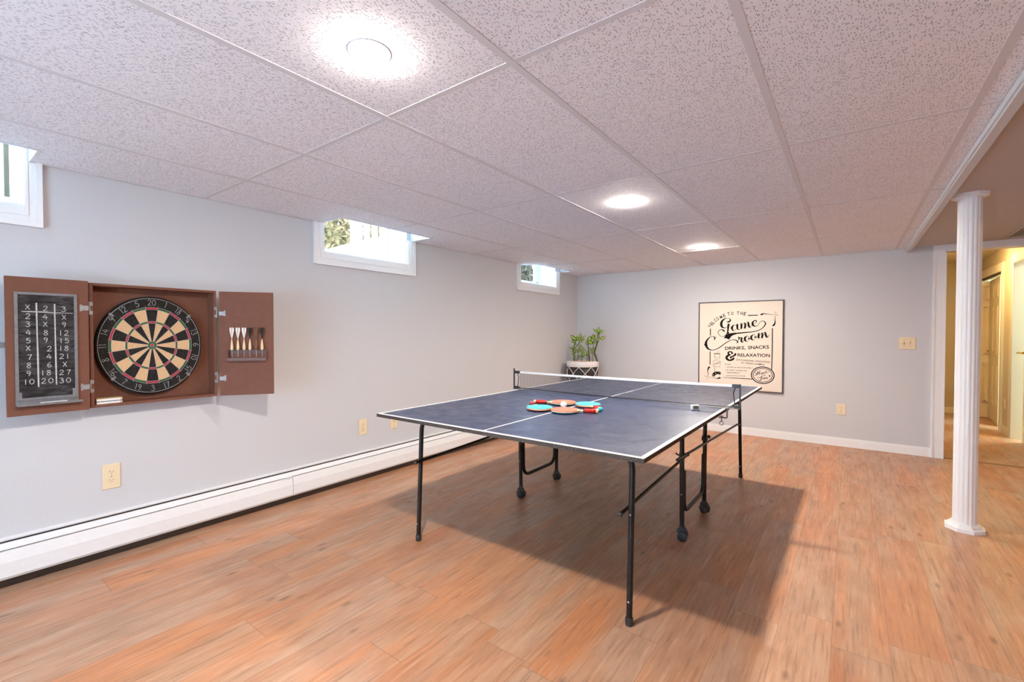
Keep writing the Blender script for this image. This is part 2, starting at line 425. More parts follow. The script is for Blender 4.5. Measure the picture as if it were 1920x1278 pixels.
# duct soffit on the right, and the higher ceiling beyond it
struct(mbox('ceiling', [(3.735, 5.0, YB, 0, H+.005, H+.28)], 'soffit'))['kind'] = 'structure'
struct(mbox('ceiling', [(5.0, XR, YB, 0, 2.26, 2.30)], 'wall'))
b = MB(); b.box(3.703, 3.737, YB, -.001, 2.018, H+.02); b.box(3.696, 3.703, YB, -.001, 2.03, H-.0045)
struct(b.build('trim_1', 'strip'))

# windows
def window(n, dark=False):
    o0, o1, c0, c1, d, n0, n1, stile = WIN[n]
    w = struct(empty('window_%d' % n, (0, (o0+o1)/2, ZS)))
    off = Vector(w.location)
    def mk(name, boxes, m, fn='box'):
        bb = MB()
        for q in boxes:
            q = [q[0], q[1], q[2]-off.y, q[3]-off.y, q[4]-off.z, q[5]-off.z]
            (bb.bbox(*q, .004) if fn == 'b' else bb.box(*q))
        return bb.build(name, m, w)
    zc = 1.742
    mk('casing', [(0, .016, c0, o0, zc, H), (0, .016, o1, c1, zc, H), (0, .0158, o0, o1, zc, ZS),
                  (.016, .023, c0, c0+.022, zc, H), (.016, .023, c1-.022, c1, zc, H), (.016, .0228, c0+.022, c1-.022, zc, zc+.022),
                  (.016, .020, c0+.05, c0+.062, zc+.05, H), (.016, .020, c1-.062, c1-.05, zc+.05, H), (.016, .0198, c0+.062, c1-.062, zc+.05, zc+.062)], 'trim', 'box')
    mk('jamb_liner', [(-.30, 0, o0, o0+.008, ZS, TOPW-.03), (-.30, 0, o1-.008, o1, ZS, TOPW-.03), (-.30, 0, o0+.008, o1-.008, ZS, ZS+.008)], 'trim')
    mk('light_well', [(d, d+.01, n0, n1, H+.0185, TOPW-.03), (.0005, d+.01, n0-.01, n0, H+.0185, TOPW-.03), (.0005, d+.01, n1, n1+.01, H+.0185, TOPW-.03), (-.30, d+.01, min(n0,o0)-.01, max(n1,o1)+.01, TOPW-.03, TOPW)], 'trim')
    i0, i1, zt = o0+.008, o1-.008, TOPW-.03
    mk('window_frame', [(-.30, -.262, i0, i0+.03, ZS+.008, zt), (-.30, -.262, i1-stile, i1, ZS+.008, zt), (-.30, -.262, i0+.03, i1-stile, ZS+.008, ZS+.085), (-.30, -.262, i0+.03, i1-stile, zt-.03, zt)], 'white')
    if n == 3: mk('latch', [(-.262, -.25, i1-.06, i1-.05, ZS+.075, ZS+.085)], 'black_steel')
    mk('glass_pane', [(-.284, -.280, i0+.03, i1-stile, ZS+.085, zt-.03)], 'glass')
    pd = bpy.data.lights.new('daylight_portal', 'AREA'); pd.shape = 'RECTANGLE'; pd.size = TOPW-ZS; pd.size_y = o1-o0
    pd.cycles.is_portal = True
    po = bpy.data.objects.new('daylight_portal', pd); COL.objects.link(po)
    po.location = (-.31, (o0+o1)/2, (ZS+TOPW)/2); po.rotation_euler = (0, -pi/2, 0)
for n in (1, 2, 3): window(n)

# skirting and the doorway trim
def skirt(name, x0, x1, y0, y1, m='trim', h=.088):
    bb = MB(); bb.box(x0, x1, y0, y1, 0, h-.012); 
    if x1-x0 > y1-y0: bb.box(x0, x1, y0+.004, y1, h-.012, h)
    else: bb.box(x0+.003, x1, y0, y1, h-.012, h)
    return struct(bb.build(name, m))
skirt('baseboard_back', .0, 3.905, -.014, 0)
bb = MB()
bb.box(3.905, 4.0, -.02, 0, 0, 2.0); bb.box(3.905, 3.922, -.026, -.02, 0, 2.0); bb.box(3.984, 4.0, -.025, -.02, 0, 2.0)
bb.box(4.95, 5.05, -.02, 0, 0, 2.0)
bb.box(3.905, 5.05, -.02, 0, 2.0, 2.064); bb.box(3.99, 4.0, -.02, .13, 0, 2.012); bb.box(4.95, 4.96, -.02, .13, 0, 2.0)
bb.box(4.0, 4.95, 0, .13, 2.0, 2.012)
struct(bb.build('trim_2', 'trim'))
mbx = MB(); mbx.bbox(4.0, 4.95, .0, .05, 0, .004, .002); struct(mbx.build('trim_3', 'stand_wood'))

# ------------------------------------------------------------------ hall beyond the opening
HZ = 2.27; HX = 4.775
struct(mbox('wall_end', [(3.8, 6.6, 3.5, 3.6, 0, HZ+.1)], 'hall_wall'))
struct(mbox('wall_side', [(3.85, 3.95, .12, 3.5, 0, HZ+.1)], 'hall_wall'))
DY0, DY1 = .62, 1.62; CY0, CY1 = 2.135, 3.33
struct(mbox('wall_inner', [(HX, HX+.1, .12, DY0, 0, HZ+.05), (HX, HX+.1, DY0, DY1, 2.03, HZ+.05), (HX, HX+.1, DY1, CY0, 0, HZ+.05), (HX, HX+.1, CY0, CY1, 2.0, HZ+.05), (HX, HX+.1, CY1, 3.5, 0, HZ+.05)], 'hall_wall'))
struct(mbox('ceiling', [(3.85, HX+.1, .12, 3.5, HZ, HZ+.06)], 'hall_wall'))
struct(mbox('wall_outer', [(6.4, 6.5, .12, 3.5, 0, 2.4), (HX+.1, 6.4, .12, .14, 0, 2.4)], 'bath'))
struct(mbox('ceiling', [(HX+.1, 6.5, .12, 3.5, HZ+.05, HZ+.1)], 'bath'))
skirt('baseboard_end', 3.95, HX, 3.486, 3.5, 'hall_trim')
bb = MB(); bb.box(HX-.014, HX, DY1+.085, CY0-.085, 0, .088); struct(bb.build('baseboard_inner', 'hall_trim'))
def casing_y(name, y0, y1, zt, wd):
    bb = MB(); bb.box(HX-.016, HX, y0-wd, y0, 0, zt); bb.box(HX-.016, HX, y1, y1+wd, 0, zt); bb.box(HX-.016, HX, y0-wd, y1+wd, zt, zt+wd*1.1)
    bb.box(HX-.022, HX-.016, y1+wd-.02, y1+wd, 0, zt+wd*1.1); bb.box(HX-.022, HX-.016, y0-wd, y0-wd+.02, 0, zt+wd*1.1)
    bb.box(HX-.016, HX+.1, y0, y0+.01, 0, zt); bb.box(HX-.016, HX+.1, y1-.01, y1, 0, zt); bb.box(HX-.016, HX+.1, y0+.01, y1-.01, zt-.01, zt)
    return struct(bb.build(name, 'hall_trim'))
casing_y('trim_4', DY0, DY1, 2.03, .085); casing_y('trim_5', CY0, CY1, 1.995, .085)

def panel_door(name, w, h, cols, m, parent=None):
    """slab in local x (0..w), y thickness, with raised panels"""
    bb = MB(); bb.box(0, w, -.017, .017, 0, h)
    marg = .065 if cols == 1 else .09; gap = .05
    pw = (w-2*marg-(cols-1)*gap)/cols
    for (a, c) in ((.115, .40), (.465, .81), (.86, .96)):
        for k in range(cols):
            x0 = marg+k*(pw+gap)
            for s in (-1, 1):
                y0, y1 = (.017, .020) if s > 0 else (-.020, -.017)
                bb.box(x0, x0+pw, y0, y1, a*h, c*h)
                y2, y3 = (.020, .026) if s > 0 else (-.026, -.020)
                bb.bbox(x0+.02, x0+pw-.02, y2, y3, a*h+.025, c*h-.02, .004)
    return bb.build(name, m, parent)
# folding closet doors (door_1) and hinged room door (door_2)
d1 = struct(empty('door_1', (4.79, 3.30, .012)))
L1 = panel_door('leaf', .10, 1.94, 1, 'door', d1); L1.location = (.0, 0, 0); L1.rotation_euler = (0,0,radians(-18))
L2 = panel_door('leaf', .80, 1.94, 2, 'door', d1); L2.location = (.085, -.05, 0); L2.rotation_euler = (0,0,radians(-93.5))
kb = MB(); kb.sphere((.54, -.035, .95), .014, 10, 8); kb.sphere((.06, -.035, .95), .012, 10, 8)
k1 = kb.build('knob', 'brass', L2)
tb = MB(); tb.box(HX-.0-.004-4.79, HX+.03-4.79, CY0+.01-3.30, CY1-.01-3.30, 1.955, 1.972); tb.build('track', 'dark', d1)
d2 = struct(empty('door_2', (HX+.02, DY0+.02, .012)))
L3 = panel_door('leaf', .73, 2.0, 2, 'white', d2); L3.rotation_euler = (0,0,radians(88))
hb = MB(); hb.lathe([(.024,0),(.024,.006),(.012,.01),(.010,.045)], (.68, .017, .985), 14, axis='y'); hb.tube(fillet([(.68,.06,.985),(.76,.062,.985),(.80,.055,.975)], .01), .008, 8); hb.build('lever', 'brass', L3)

# ================================================================== LAMPS
def downlight(x, y, z, power, col, label, r=.052):
    o = empty('recessed_light', (x, y, z)); tag(o, label, 'ceiling light', None)
    b = MB(); b.lathe([(r+.012, .0005), (r+.012, -.0002), (r+.009, -.0009), (r+.0005, -.0009), (r+.0003, .0003)], n=36); b.build('trim_ring', 'white', o)
    b = MB(); b.lathe([(r*math.cos(t), -.0004-.0095*math.sin(t)) for t in [i*pi/2/7*.985 for i in range(8)]], n=28)
    b.build('lamp_lens', emis('lamp_glow', col, power), o)
    return o
for (y, l) in ((-5.162, 'round recessed ceiling light nearest the camera, largest of the three over the room'),
               (-3.203, 'round recessed ceiling light above the net end of the table, middle of the three'),
               (-1.30, 'round recessed ceiling light nearest the grey far wall, smallest of the three')):
    o = downlight(2.095, y, H-.0005, LAMP, LAMP_COL, l); o['group'] = 'recessed ceiling lights'
for (x, y, l) in ((6.1, -.6, 'recessed light in the raised ceiling right of the soffit, near the far wall'), (6.1, -4.2, 'recessed light in the raised ceiling right of the soffit, beside the camera')):
    o = downlight(x, y, 2.259, SIDE, SIDE_COL, l); o['group'] = 'recessed lights of the side area'
# hall fixture and bright room fixture
o = empty('flush_ceiling_light', (4.38, 1.7, HZ)); tag(o, 'warm flush ceiling light in the hall beyond the opening', 'ceiling light')
b = MB(); b.lathe([(.15,0),(.155,-.02),(.14,-.028)], n=28); b.build('base_ring', 'white', o)
b = MB(); b.lathe([(.138*math.cos(t), -.026-.05*math.sin(t)) for t in [i*pi/2/6*.98 for i in range(7)]], n=28); b.build('glass_shade', emis('hall_glow', HALL_COL, HALL*3), o)
o = empty('ceiling_panel_light', (5.6, 1.8, HZ+.05)); tag(o, 'cool white panel light in the bright room off the hall', 'ceiling light')
b = MB(); b.box(-.32, .32, -.62, .62, -.03, 0); b.build('housing', 'white', o)
b = MB(); b.box(-.30, .30, -.60, .60, -.036, -.0301); b.build('diffuser', emis('cool_glow', BATH_COL, BATH), o)
# vent in the soffit
o = empty('ceiling_vent', (4.48, -.55, H+.005)); tag(o, 'dark louvred vent set in the soffit near the hall opening', 'vent')
b = MB(); b.box(-.13,.13,-.38,-.36,-.008,0); b.box(-.13,.13,.36,.38,-.008,0); b.box(-.13,-.11,-.36,.36,-.008,0); b.box(.11,.13,-.36,.36,-.008,0); b.build('frame', 'soffit', o)
b = MB(); b.box(-.11,.11,-.36,.36,-.003,-.0005); b.build('backing', 'plastic_dark', o)
for k in range(8):
    b = MB(); x = -.10+k*.027; b.add([(x,-.36,-.007),(x+.016,-.36,-.003),(x+.016,.36,-.003),(x,.36,-.007),(x,-.36,-.0085),(x+.016,-.36,-.0045),(x+.016,.36,-.0045),(x,.36,-.0085)], [(0,1,2,3),(7,6,5,4),(0,4,5,1),(1,5,6,2),(2,6,7,3),(3,7,4,0)]); b.build('slat', 'soffit', o)

# ================================================================== POST
o = empty('support_post', (3.845, -2.09, 0)); tag(o, 'white fluted round support post standing before the hall opening', 'post')
b = MB(); n = 96; prof = []
zs = [.035, .045, 1.0, H-.03]
vs = []
for z in (0.03, .5, 1.0, 1.5, H-.02):
    for k in range(n):
        a = 2*pi*k/n; fl = abs(cos(a*8)); r = .0565-.0035*(1-fl**.6); vs.append((r*cos(a), r*sin(a), z))
b.add(vs, [(i*n+k, i*n+(k+1)%n, (i+1)*n+(k+1)%n, (i+1)*n+k) for i in range(4) for k in range(n)], 0, True)
b.build('shaft', 'pvc', o)
def collar(name, z0, sgn):
    b = MB()
    for (r, za, zb2) in ((.094, 0, .022), (.078, .022, .034), (.066, .034, .046)):
        P = [(r*1.03*cos(2*pi*k/8+.3), r*1.03*sin(2*pi*k/8+.3)) for k in range(8)]
        b.prism(P, min(z0+sgn*za, z0+sgn*zb2), max(z0+sgn*za, z0+sgn*zb2))
    return b.build(name, 'pvc', o)
collar('base_collar', 0, 1)
b = MB(); P = [(.09*cos(2*pi*k/8+.3), .09*sin(2*pi*k/8+.3)) for k in range(8)]; b.prism(P, H-.012, H+.005); b.prism([(p[0]*.8, p[1]*.8) for p in P], H-.02, H-.012); b.build('top_collar', 'pvc', o)

# ================================================================== BASEBOARD HEATER
o = empty('baseboard_heater', (0, 0, 0)); tag(o, 'long white metal baseboard heater along the foot of the left wall', 'heater')
y0, y1 = -7.7, -.35
def prof(name, P, m, ya=y0, yb=y1): 
    b = MB(); b.prism(P, ya, yb, 0, lambda x, y, z: (x, z, y)); return b.build(name, m, o)
prof('back_plate', [(.0005,.06),(.0005,.232),(.014,.230),(.014,.219),(.006,.218),(.006,.06)], 'heater')
prof('slot', [(.0065,.17),(.0065,.214),(.022,.206),(.030,.17)], 'dark')  # dark solid filling the opening, its shade put into the colour
prof('damper', [(.018,.206),(.022,.211),(.052,.190),(.052,.186)], 'heater')
for ya, yb in ((y0, -4.352), (-4.348, y1)):
    prof('front_cover', [(.030,.181),(.054,.181),(.067,.128),(.067,.060),(.058,.046),(.050,.046),(.050,.12),(.042,.168)], 'heater', ya, yb)
prof('floor_gap_shade', [(.0065,.0005),(.0065,.05),(.0495,.052),(.0495,.044),(.040,.020),(.030,.0005)], 'dark')  # dark filler strip painted as the shade beneath the cover
b = MB(); b.bbox(.012,.0695,-4.40,-4.36,.184,.190,.002); b.build('seam_clip', 'heater', o)
prof('end_cap', [(.0005,.002),(.0005,.234),(.016,.234),(.056,.19),(.070,.13),(.070,.055),(.055,.002)], 'heater', y1, y1+.03)

# ================================================================== WALL PLATES
def plate(loc, rz, kind, label, w=.075, h=.125):
    cat = {'outlet':'outlet','coax':'wall plate','switch':'light switch'}[kind]
    nm = {'outlet':'wall_outlet','coax':'cable_wall_plate','switch':'light_switch'}[kind]
    o = empty(nm, loc, rz); tag(o, label, cat)          # local: faces -y
    b = MB(); b.bbox(-w/2, w/2, -.007, 0, -h/2, h/2, .0035); b.build('cover_plate', 'ivory', o)
    if kind == 'outlet':
        for s in (1, -1):
            cz = s*.0225; b = MB()
            P = [(.0165*cos(t)*1.0, max(-.0125, min(.0125, .0175*sin(t)))) for t in [2*pi*k/28 for k in range(28)]]
            b.prism(P, -.0105, -.007, 0, lambda x, y, z, cz=cz: (x, z, y+cz)); r = b.build('receptacle', 'ivory', o)
            b = MB()
            for (xx, ww, hh) in ((-.0065, .0022, .008), (.0065, .0022, .0065)): b.box(xx-ww/2, xx+ww/2, -.0112, -.0100, cz+.001, cz+.001+hh)
            b.lathe([(.0024,-.0112),(.0024,-.0100)], (0,0,cz-.006), 10, axis='y'); b.build('slots', 'ivory_dark', r)
        b = MB(); b.lathe([(.003,-.0085),(.003,-.0068)], (0,0,0), 10, axis='y'); b.build('screw', 'ivory_dark', o)
    if kind == 'coax':
        b = MB(); b.lathe([(.0045,-.011),(.0045,-.006)], (0,0,.006), 12, axis='y'); b.build('jack', 'ivory_dark', o)
        
        for zz in (-.042, .05): b = MB(); b.lathe([(.003,-.0085),(.003,-.0068)], (0,0,zz), 10, axis='y'); b.build('screw', 'ivory_dark', o)
    if kind == 'switch':
        for s, x in ((1, -.023), (-1, .023)):
            b = MB(); b.box(x-.005, x+.005, -.0085, -.006, -.012, .012); f = b.build('toggle_frame', 'ivory_dark', o)
            b = MB(); b.prism([(0,-.005),(0,.005),(.012,.009*s+.003),(.012,.009*s-.003)], x-.004, x+.004, 0, lambda d, z, x_: (x_, -.0085-d, z)); b.build('toggle', 'ivory', o)
            for zz in (.03, -.03): b = MB(); b.lathe([(.0028,-.0085),(.0028,-.0068)], (x,0,zz), 8, axis='y'); b.build('screw', 'ivory_dark', o)
    return o
RL = pi/2   # facing +x from the left wall
plate((0, -5.335, .428), RL, 'outlet', 'ivory wall outlet low on the left wall below the dartboard cabinet', .078, .137)
plate((0, -3.723, .430), RL, 'outlet', 'small ivory duplex outlet on the left wall, left of the table corner', .080, .130)
plate((0, -3.402, .425), RL, 'coax', 'ivory cable jack plate on the left wall, half hidden by the table corner', .080, .125)
plate((3.195, 0, .397), 0, 'outlet', 'ivory wall outlet low on the far wall right of the framed poster', .083, .116)
plate((3.724, 0, 1.113), 0, 'switch', 'ivory double light switch on the far wall left of the hall opening', .130, .120)
plate((HX, 1.92, .36), -RL, 'outlet', 'tan wall outlet in the hall between closet and door casing', .07, .115)

# ================================================================== TABLE
TX0, TX1, TY0, TY1, TZ = 1.110, 2.666, -4.41, -1.655, .76
TM = (TY0+TY1)/2; TC = (TX0+TX1)/2
o = empty('table_tennis_table', (TC, TM, 0)); TBL = o
tag(o, 'blue table tennis table with white lines and black tube legs', 'table')
def tl(x, y, z): return (x-TC, y-TM, z)
def tbox(b, x0, x1, y0, y1, z0, z1, mi=0): b.box(x0-TC, x1-TC, y0-TM, y1-TM, z0, z1, mi)
for (ya, yb) in ((TY0, TM-.0025), (TM+.0025, TY1)):
    b = MB(); x0, x1 = TX0-TC, TX1-TC; a, c = ya-TM, yb-TM
    b.add([(x0,a,TZ-.018),(x1,a,TZ-.018),(x1,c,TZ-.018),(x0,c,TZ-.018),(x0,a,TZ),(x1,a,TZ),(x1,c,TZ),(x0,c,TZ)],
          [(3,2,1,0),(0,1,5,4),(1,2,6,5),(2,3,7,6),(3,0,4,7)], 1)
    b.add([(x0,a,TZ),(x1,a,TZ),(x1,c,TZ),(x0,c,TZ)], [(0,1,2,3)], 0)
    top = b.build('tabletop', ['table', 'chip'], o, fix=False)
    b = MB(); t = .0006; w = .019
    ye = a if ya == TY0 else c-w
    b.box(x0, x0+w, a, c, TZ, TZ+t); b.box(x1-w, x1, a, c, TZ, TZ+t); b.box(x0+w, x1-w, ye, ye+w, TZ, TZ+t)
    b.box(-.0045, .0045, a+(w if ya == TY0 else 0), c-(w if yb == TY1 else 0), TZ, TZ+t)
    b.build('court_line', 'line', top)
    b = MB()
    for xx in (TX0+.10, TX1-.13): tbox(b, xx, xx+.03, ya+.14, yb-.10, TZ-.048, TZ-.0181)
    for yy in (ya+.14, yb-.13): tbox(b, TX0+.13, TX1-.13, yy, yy+.03, TZ-.046, TZ-.0185)
    b.build('apron_frame', 'black_steel', o)
# outer legs: one bent tube per end would join both, each leg its own mesh with its crossing half
LX0, LX1 = 1.243, 2.536
for (fy, ty) in ((-4.22, -4.19), (-1.815, -1.90)):
    for (lx, sg) in ((LX0, 1), (LX1, -1)):
        b = MB(); b.tube([tl(*p) for p in fillet([(lx, fy, .03), (lx+.0*sg, ty, .715), (lx+sg*.45, ty, .722)], .075, 8)], .0128, 14)
        leg = b.build('leg', 'black_steel', o)
        b = MB(); x, y, _ = tl(lx, fy, 0); b.lathe([(.0145,.0005),(.0165,.004),(.0165,.03),(.0145,.036)], (x,y,0), 16); b.build('foot_cap', 'rubber', leg)
        for z in (.10, .46): b = MB(); b.sphere((x, y+(ty-fy)*z/.7-.0125, z), .0045, 8, 6); b.build('bolt', 'steel', leg)
# undercarriage with castors
for (lx, sg) in ((1.322, 1), (2.483, -1)):
    for (ly, s2) in ((-3.297, 1), (-2.79, -1)):
        b = MB(); b.tube([tl(lx, ly, .08), tl(lx, ly-s2*.012, .715)], .0135, 14); leg = b.build('inner_leg', 'black_steel', o)
        x, y, _ = tl(lx, ly, 0)
        c = empty('castor', (x, y, 0), rnd.uniform(-.5, .5), leg)
        b = MB(); b.lathe([(.0155,.078),(.0155,.088),(.012,.092)], n=14); b.prism([(-.030,.045),(-.026,.066),(-.006,.080),(.020,.078),(.030,.060),(.034,.042),(.012,.047),(-.01,.045)], -.007, .007, 0, lambda x, z, y: (x, y, z)); f = b
        for s in (-1, 1):
            f.lathe([(.001,s*.0075),(.024,s*.0075),(.027,s*.010),(.027,s*.020),(.022,s*.024),(.001,s*.0245)], (.004,0,.0275), 20, axis='y')
            f.prism([(.004+.0295*cos(t), .0275+.0295*sin(t)) for t in [pi*.05+k*pi*.9/10 for k in range(11)]], s*.0085, s*.0235, 0, lambda x, z, y: (x, y, z))
        me = f.build('castor', 'rubber', leg); me.location = c.location; me.rotation_euler = c.rotation_euler; bpy.data.objects.remove(c, do_unlink=True)
        for z in (.275, .352): b = MB(); b.sphere((x, y-.0135, z), .0052, 8, 6); b.build('bolt', 'steel', leg)
        b = MB(); b.bbox(x-.016, x+.016, y-.02-(0 if s2 > 0 else 0), y+.02, .492, .516, .004); b.tube([(x-.02,y-s2*.02,.505),(x-.02,y-s2*.05,.52)], .005, 8); b.build('pivot_clamp', 'black_steel', leg)
    b = MB(); y0, y1 = -3.253-.0, -2.822
    b.tube([tl(lx-sg*.0, *p) for p in fillet([(-3.268, .405), (-3.262, .155), (-2.822, .155), (-2.818, .405)], .075, 8)] if False else [tl(lx, p[0], p[1]) for p in [(q.x, q.y) for q in fillet([(-3.268, .405, 0), (-3.262, .155, 0), (-2.822, .155, 0), (-2.818, .405, 0)], .08, 8)]], .0125, 12)
    b.build('u_brace', 'black_steel', o)
for lx in (1.268, 2.512):
    for (ya, za, yb, zb2) in ((-4.262, .472, -3.285, .512), (-1.83, .45, -3.50 if lx > 2 else -2.80, .525)):
        b = MB(); P = [tl(lx, ya, za), tl(lx, yb, zb2)]
        b.tube([P[0], P[1]], .0075, 10); b.build('folding_strut', 'black_steel', o)
    b = MB(); b.sphere(tl(lx, -4.262, .472), .011, 10, 8); b.build('joint_knob', 'rubber', o); b = MB(); b.sphere(tl(lx, -3.30, .512), .012, 10, 8); b.build('joint_knob', 'rubber', o); b = MB(); b.sphere(tl(lx, -2.80, .523), .012, 10, 8); b.build('joint_knob', 'rubber', o)

# ================================================================== NET
o = empty('table_tennis_net', (TC, TM, TZ)); tag(o, 'low dark table tennis net with white top tape clamped across the table', 'net')
nx0, nx1 = 1.12-TC, 2.70-TC; zb0, zt0 = .012, .146
b = MB(); t = .0009; nn = int((nx1-nx0)/.0062)
for k in range(nn+1):
    x = nx0+(nx1-nx0)*k/nn; b.box(x-t/2, x+t/2, -t/2, t/2, zb0, zt0-.012)
nz = 19
for k in range(nz+1):
    z = zb0+(zt0-.012-zb0)*k/nz; b.box(nx0, nx1, -t/2-.0001, t/2+.0001, z-t/2, z+t/2)
b.build('mesh', 'thread', o)
b = MB(); S = [(nx0+(nx1-nx0)*k/24, -.0035*sin(pi*k/24)) for k in range(25)]
for k in range(24):
    (xa, za), (xb, zb2) = S[k], S[k+1]
    b.add([(xa,-.003,zt0-.014+za),(xb,-.003,zt0-.014+zb2),(xb,.003,zt0-.014+zb2),(xa,.003,zt0-.014+za),(xa,-.003,zt0+za),(xb,-.003,zt0+zb2),(xb,.003,zt0+zb2),(xa,.003,zt0+za)], [(3,2,1,0),(4,5,6,7),(0,1,5,4),(2,3,7,6)])
b.build('top_tape', 'net_band', o)
b = MB(); b.tube([(nx0-.01,0,zb0), (0,0,zb0-.006), (nx1+.01,0,zb0)], .0035, 8); b.build('bottom_cord', 'plastic_dark', o)
for s in (-1, 1):
    p = empty('net_clamp', (0,0,0), 0, o)
    ex = (TX0-TC-.044) if s < 0 else (TX1-TC+.074); inn = nx0 if s < 0 else nx1
    b = MB(); b.bbox(ex-.004, ex+.004, -.006, .006, .002, .168 if s < 0 else .152, .001)
    lo, hi = sorted((ex, inn+s*-.004)); b.bbox(lo, hi, -.008, .008, .128, .150, .002)
    lo, hi = sorted((ex, inn+s*.004)); b.bbox(lo, hi, -.008, .008, .006, .026, .002)
    m = (ex+inn)/2 - s*.008
    b.tube([(m, 0, .026), (m-s*.006, 0, .07), (m-s*.008, 0, .10), (m+s*.002, 0, .130)], .0032, 8)
    b.build('net_post', 'plastic_dark', p)
    e = (TX0-TC) if s < 0 else (TX1-TC)
    b = MB(); lo, hi = sorted((e-s*.085, ex)); b.box(lo, hi, -.02, .02, .0012, .0035); lo, hi = sorted((e+s*.0015, e+s*.0045)); b.box(lo, hi, -.016, .016, -.058, .0012)
    lo, hi = sorted((e-s*.045, e+s*.003)); b.box(lo, hi, -.014, .014, -.060, -.057)
    xx = e-s*.028; b.tube([(xx,0,-.082),(xx,0,-.0485)], .003, 8); b.lathe([(.010,-.0485),(.010,-.0515)], (xx,0,0), 14)
    b.tube([(xx+.011*sin(a), 0, -.094+.012*cos(a)) for a in [2*pi*k/16 for k in range(17)]], .002, 6)
    b.build('clamp_bracket', 'grey_metal', p)

# ================================================================== PADDLES, BALL, COUNTER
def paddle(loc, ang, top, bottom, label, z, tilt=0.0, tip='ply'):
    """head centre at loc, handle towards ang"""
    o = empty('table_tennis_paddle', (loc[0], loc[1], TZ+z)); tag(o, label, 'paddle', 'paddles laid in a ring on the table')
    o.rotation_euler = Euler((0, tilt, ang), 'XYZ')
    def outline(rx, ry, neck):
        P = []
        for k in range(41):
            a = radians(28)+k*radians(304)/40; P.append((rx*cos(a)*1.0, ry*sin(a)))
        return P
    P = outline(.080, .076, 0)
    b = MB(); b.prism([(.150,-.012),(.108,-.013),(.086,-.020),(.0706,-.0357)][::-1][0:0]+P+[(.086,-.0145),(.108,-.0125),(.150,-.0115),(.150,.0115),(.108,.0125),(.086,.0145)], -.0032, .0032); b.build('blade', 'ply', o)
    Q = outline(.079, .075, 0)
    for (c, za, zb2, nm) in ((top, .0033, .0058, 'rubber_face'), (bottom, -.0058, -.0033, 'rubber_face')):
        b = MB(); b.prism(Q, za, zb2); b.build(nm, c, o)
    b = MB(); n = 14; prof = [(.104,.0125,.0095),(.112,.0145,.012),(.135,.0140,.0118),(.155,.0150,.0122),(.174,.0165,.0125)]
    vs = [(x, wy*cos(2*pi*k/n), wz*sin(2*pi*k/n)) for (x, wy, wz) in prof for k in range(n)]
    b.add(vs, [(i*n+k, i*n+(k+1)%n, (i+1)*n+(k+1)%n, (i+1)*n+k) for i in range(4) for k in range(n)]+[tuple(range(n)), tuple(range(4*n,5*n))], 0, True)
    b.build('handle', 'red', o)
    b = MB(); b.add([(x, wy*cos(2*pi*k/n)*1.05, wz*sin(2*pi*k/n)*1.06) for (x, wy, wz) in ((.103,.0125,.010),(.111,.0148,.0122)) for k in range(n)], [(k,(k+1)%n,n+(k+1)%n,n+k) for k in range(n)]+[tuple(range(n)), tuple(range(n,2*n))]); b.build('ring', 'plastic_dark', o)
    b = MB(); vs = [(x, wy*cos(2*pi*k/n), wz*sin(2*pi*k/n)) for (x, wy, wz) in ((.1742,.0165,.0125),(.184,.0172,.0127),(.190,.0135,.0095)) for k in range(n)]
    b.add(vs, [(i*n+k, i*n+(k+1)%n, (i+1)*n+(k+1)%n, (i+1)*n+k) for i in range(2) for k in range(n)]+[tuple(range(n)), tuple(range(2*n,3*n))], 0, True); b.build('end_cap', tip, o)
    return o
paddle((1.785, -3.755), radians(140), 'aqua', 'coral', 'blue faced paddle lying on the left of the ring, its handle pointing to the net', .0135, 0, 'aqua')
paddle((1.951, -3.742), radians(27), 'coral', 'aqua', 'coral faced paddle nearest the camera with a red handle to the right', .0135, 0)
paddle((1.795, -3.495), radians(206), 'coral', 'aqua', 'coral faced paddle at the back of the ring with a red handle to the left', .0135, 0)
paddle((1.962, -3.478), radians(-40), 'aqua', 'coral', 'blue faced paddle on the right of the ring, its handle under the front paddle', .0135, 0, 'aqua')
b = MB(); b.sphere((0,0,0), .020, 24, 16); o = b.build('table_tennis_ball', 'ball'); o.location = (1.868, -3.615, TZ+.0206); tag(o, 'white ball lying in the middle of the ring of paddles', 'ball')
o = empty('digital_counter', (2.528, -3.205, TZ+.0006), radians(38)); tag(o, 'small white digital counter standing on the table below the net', 'counter')
b = MB(); b.bbox(-.024,.024,-.008,.008,0,.031,.003); b.build('body', 'white', o)
b = MB(); b.box(-.0135,.0175,-.0088,-.0081,.006,.024); b.build('screen', 'lcd', o)

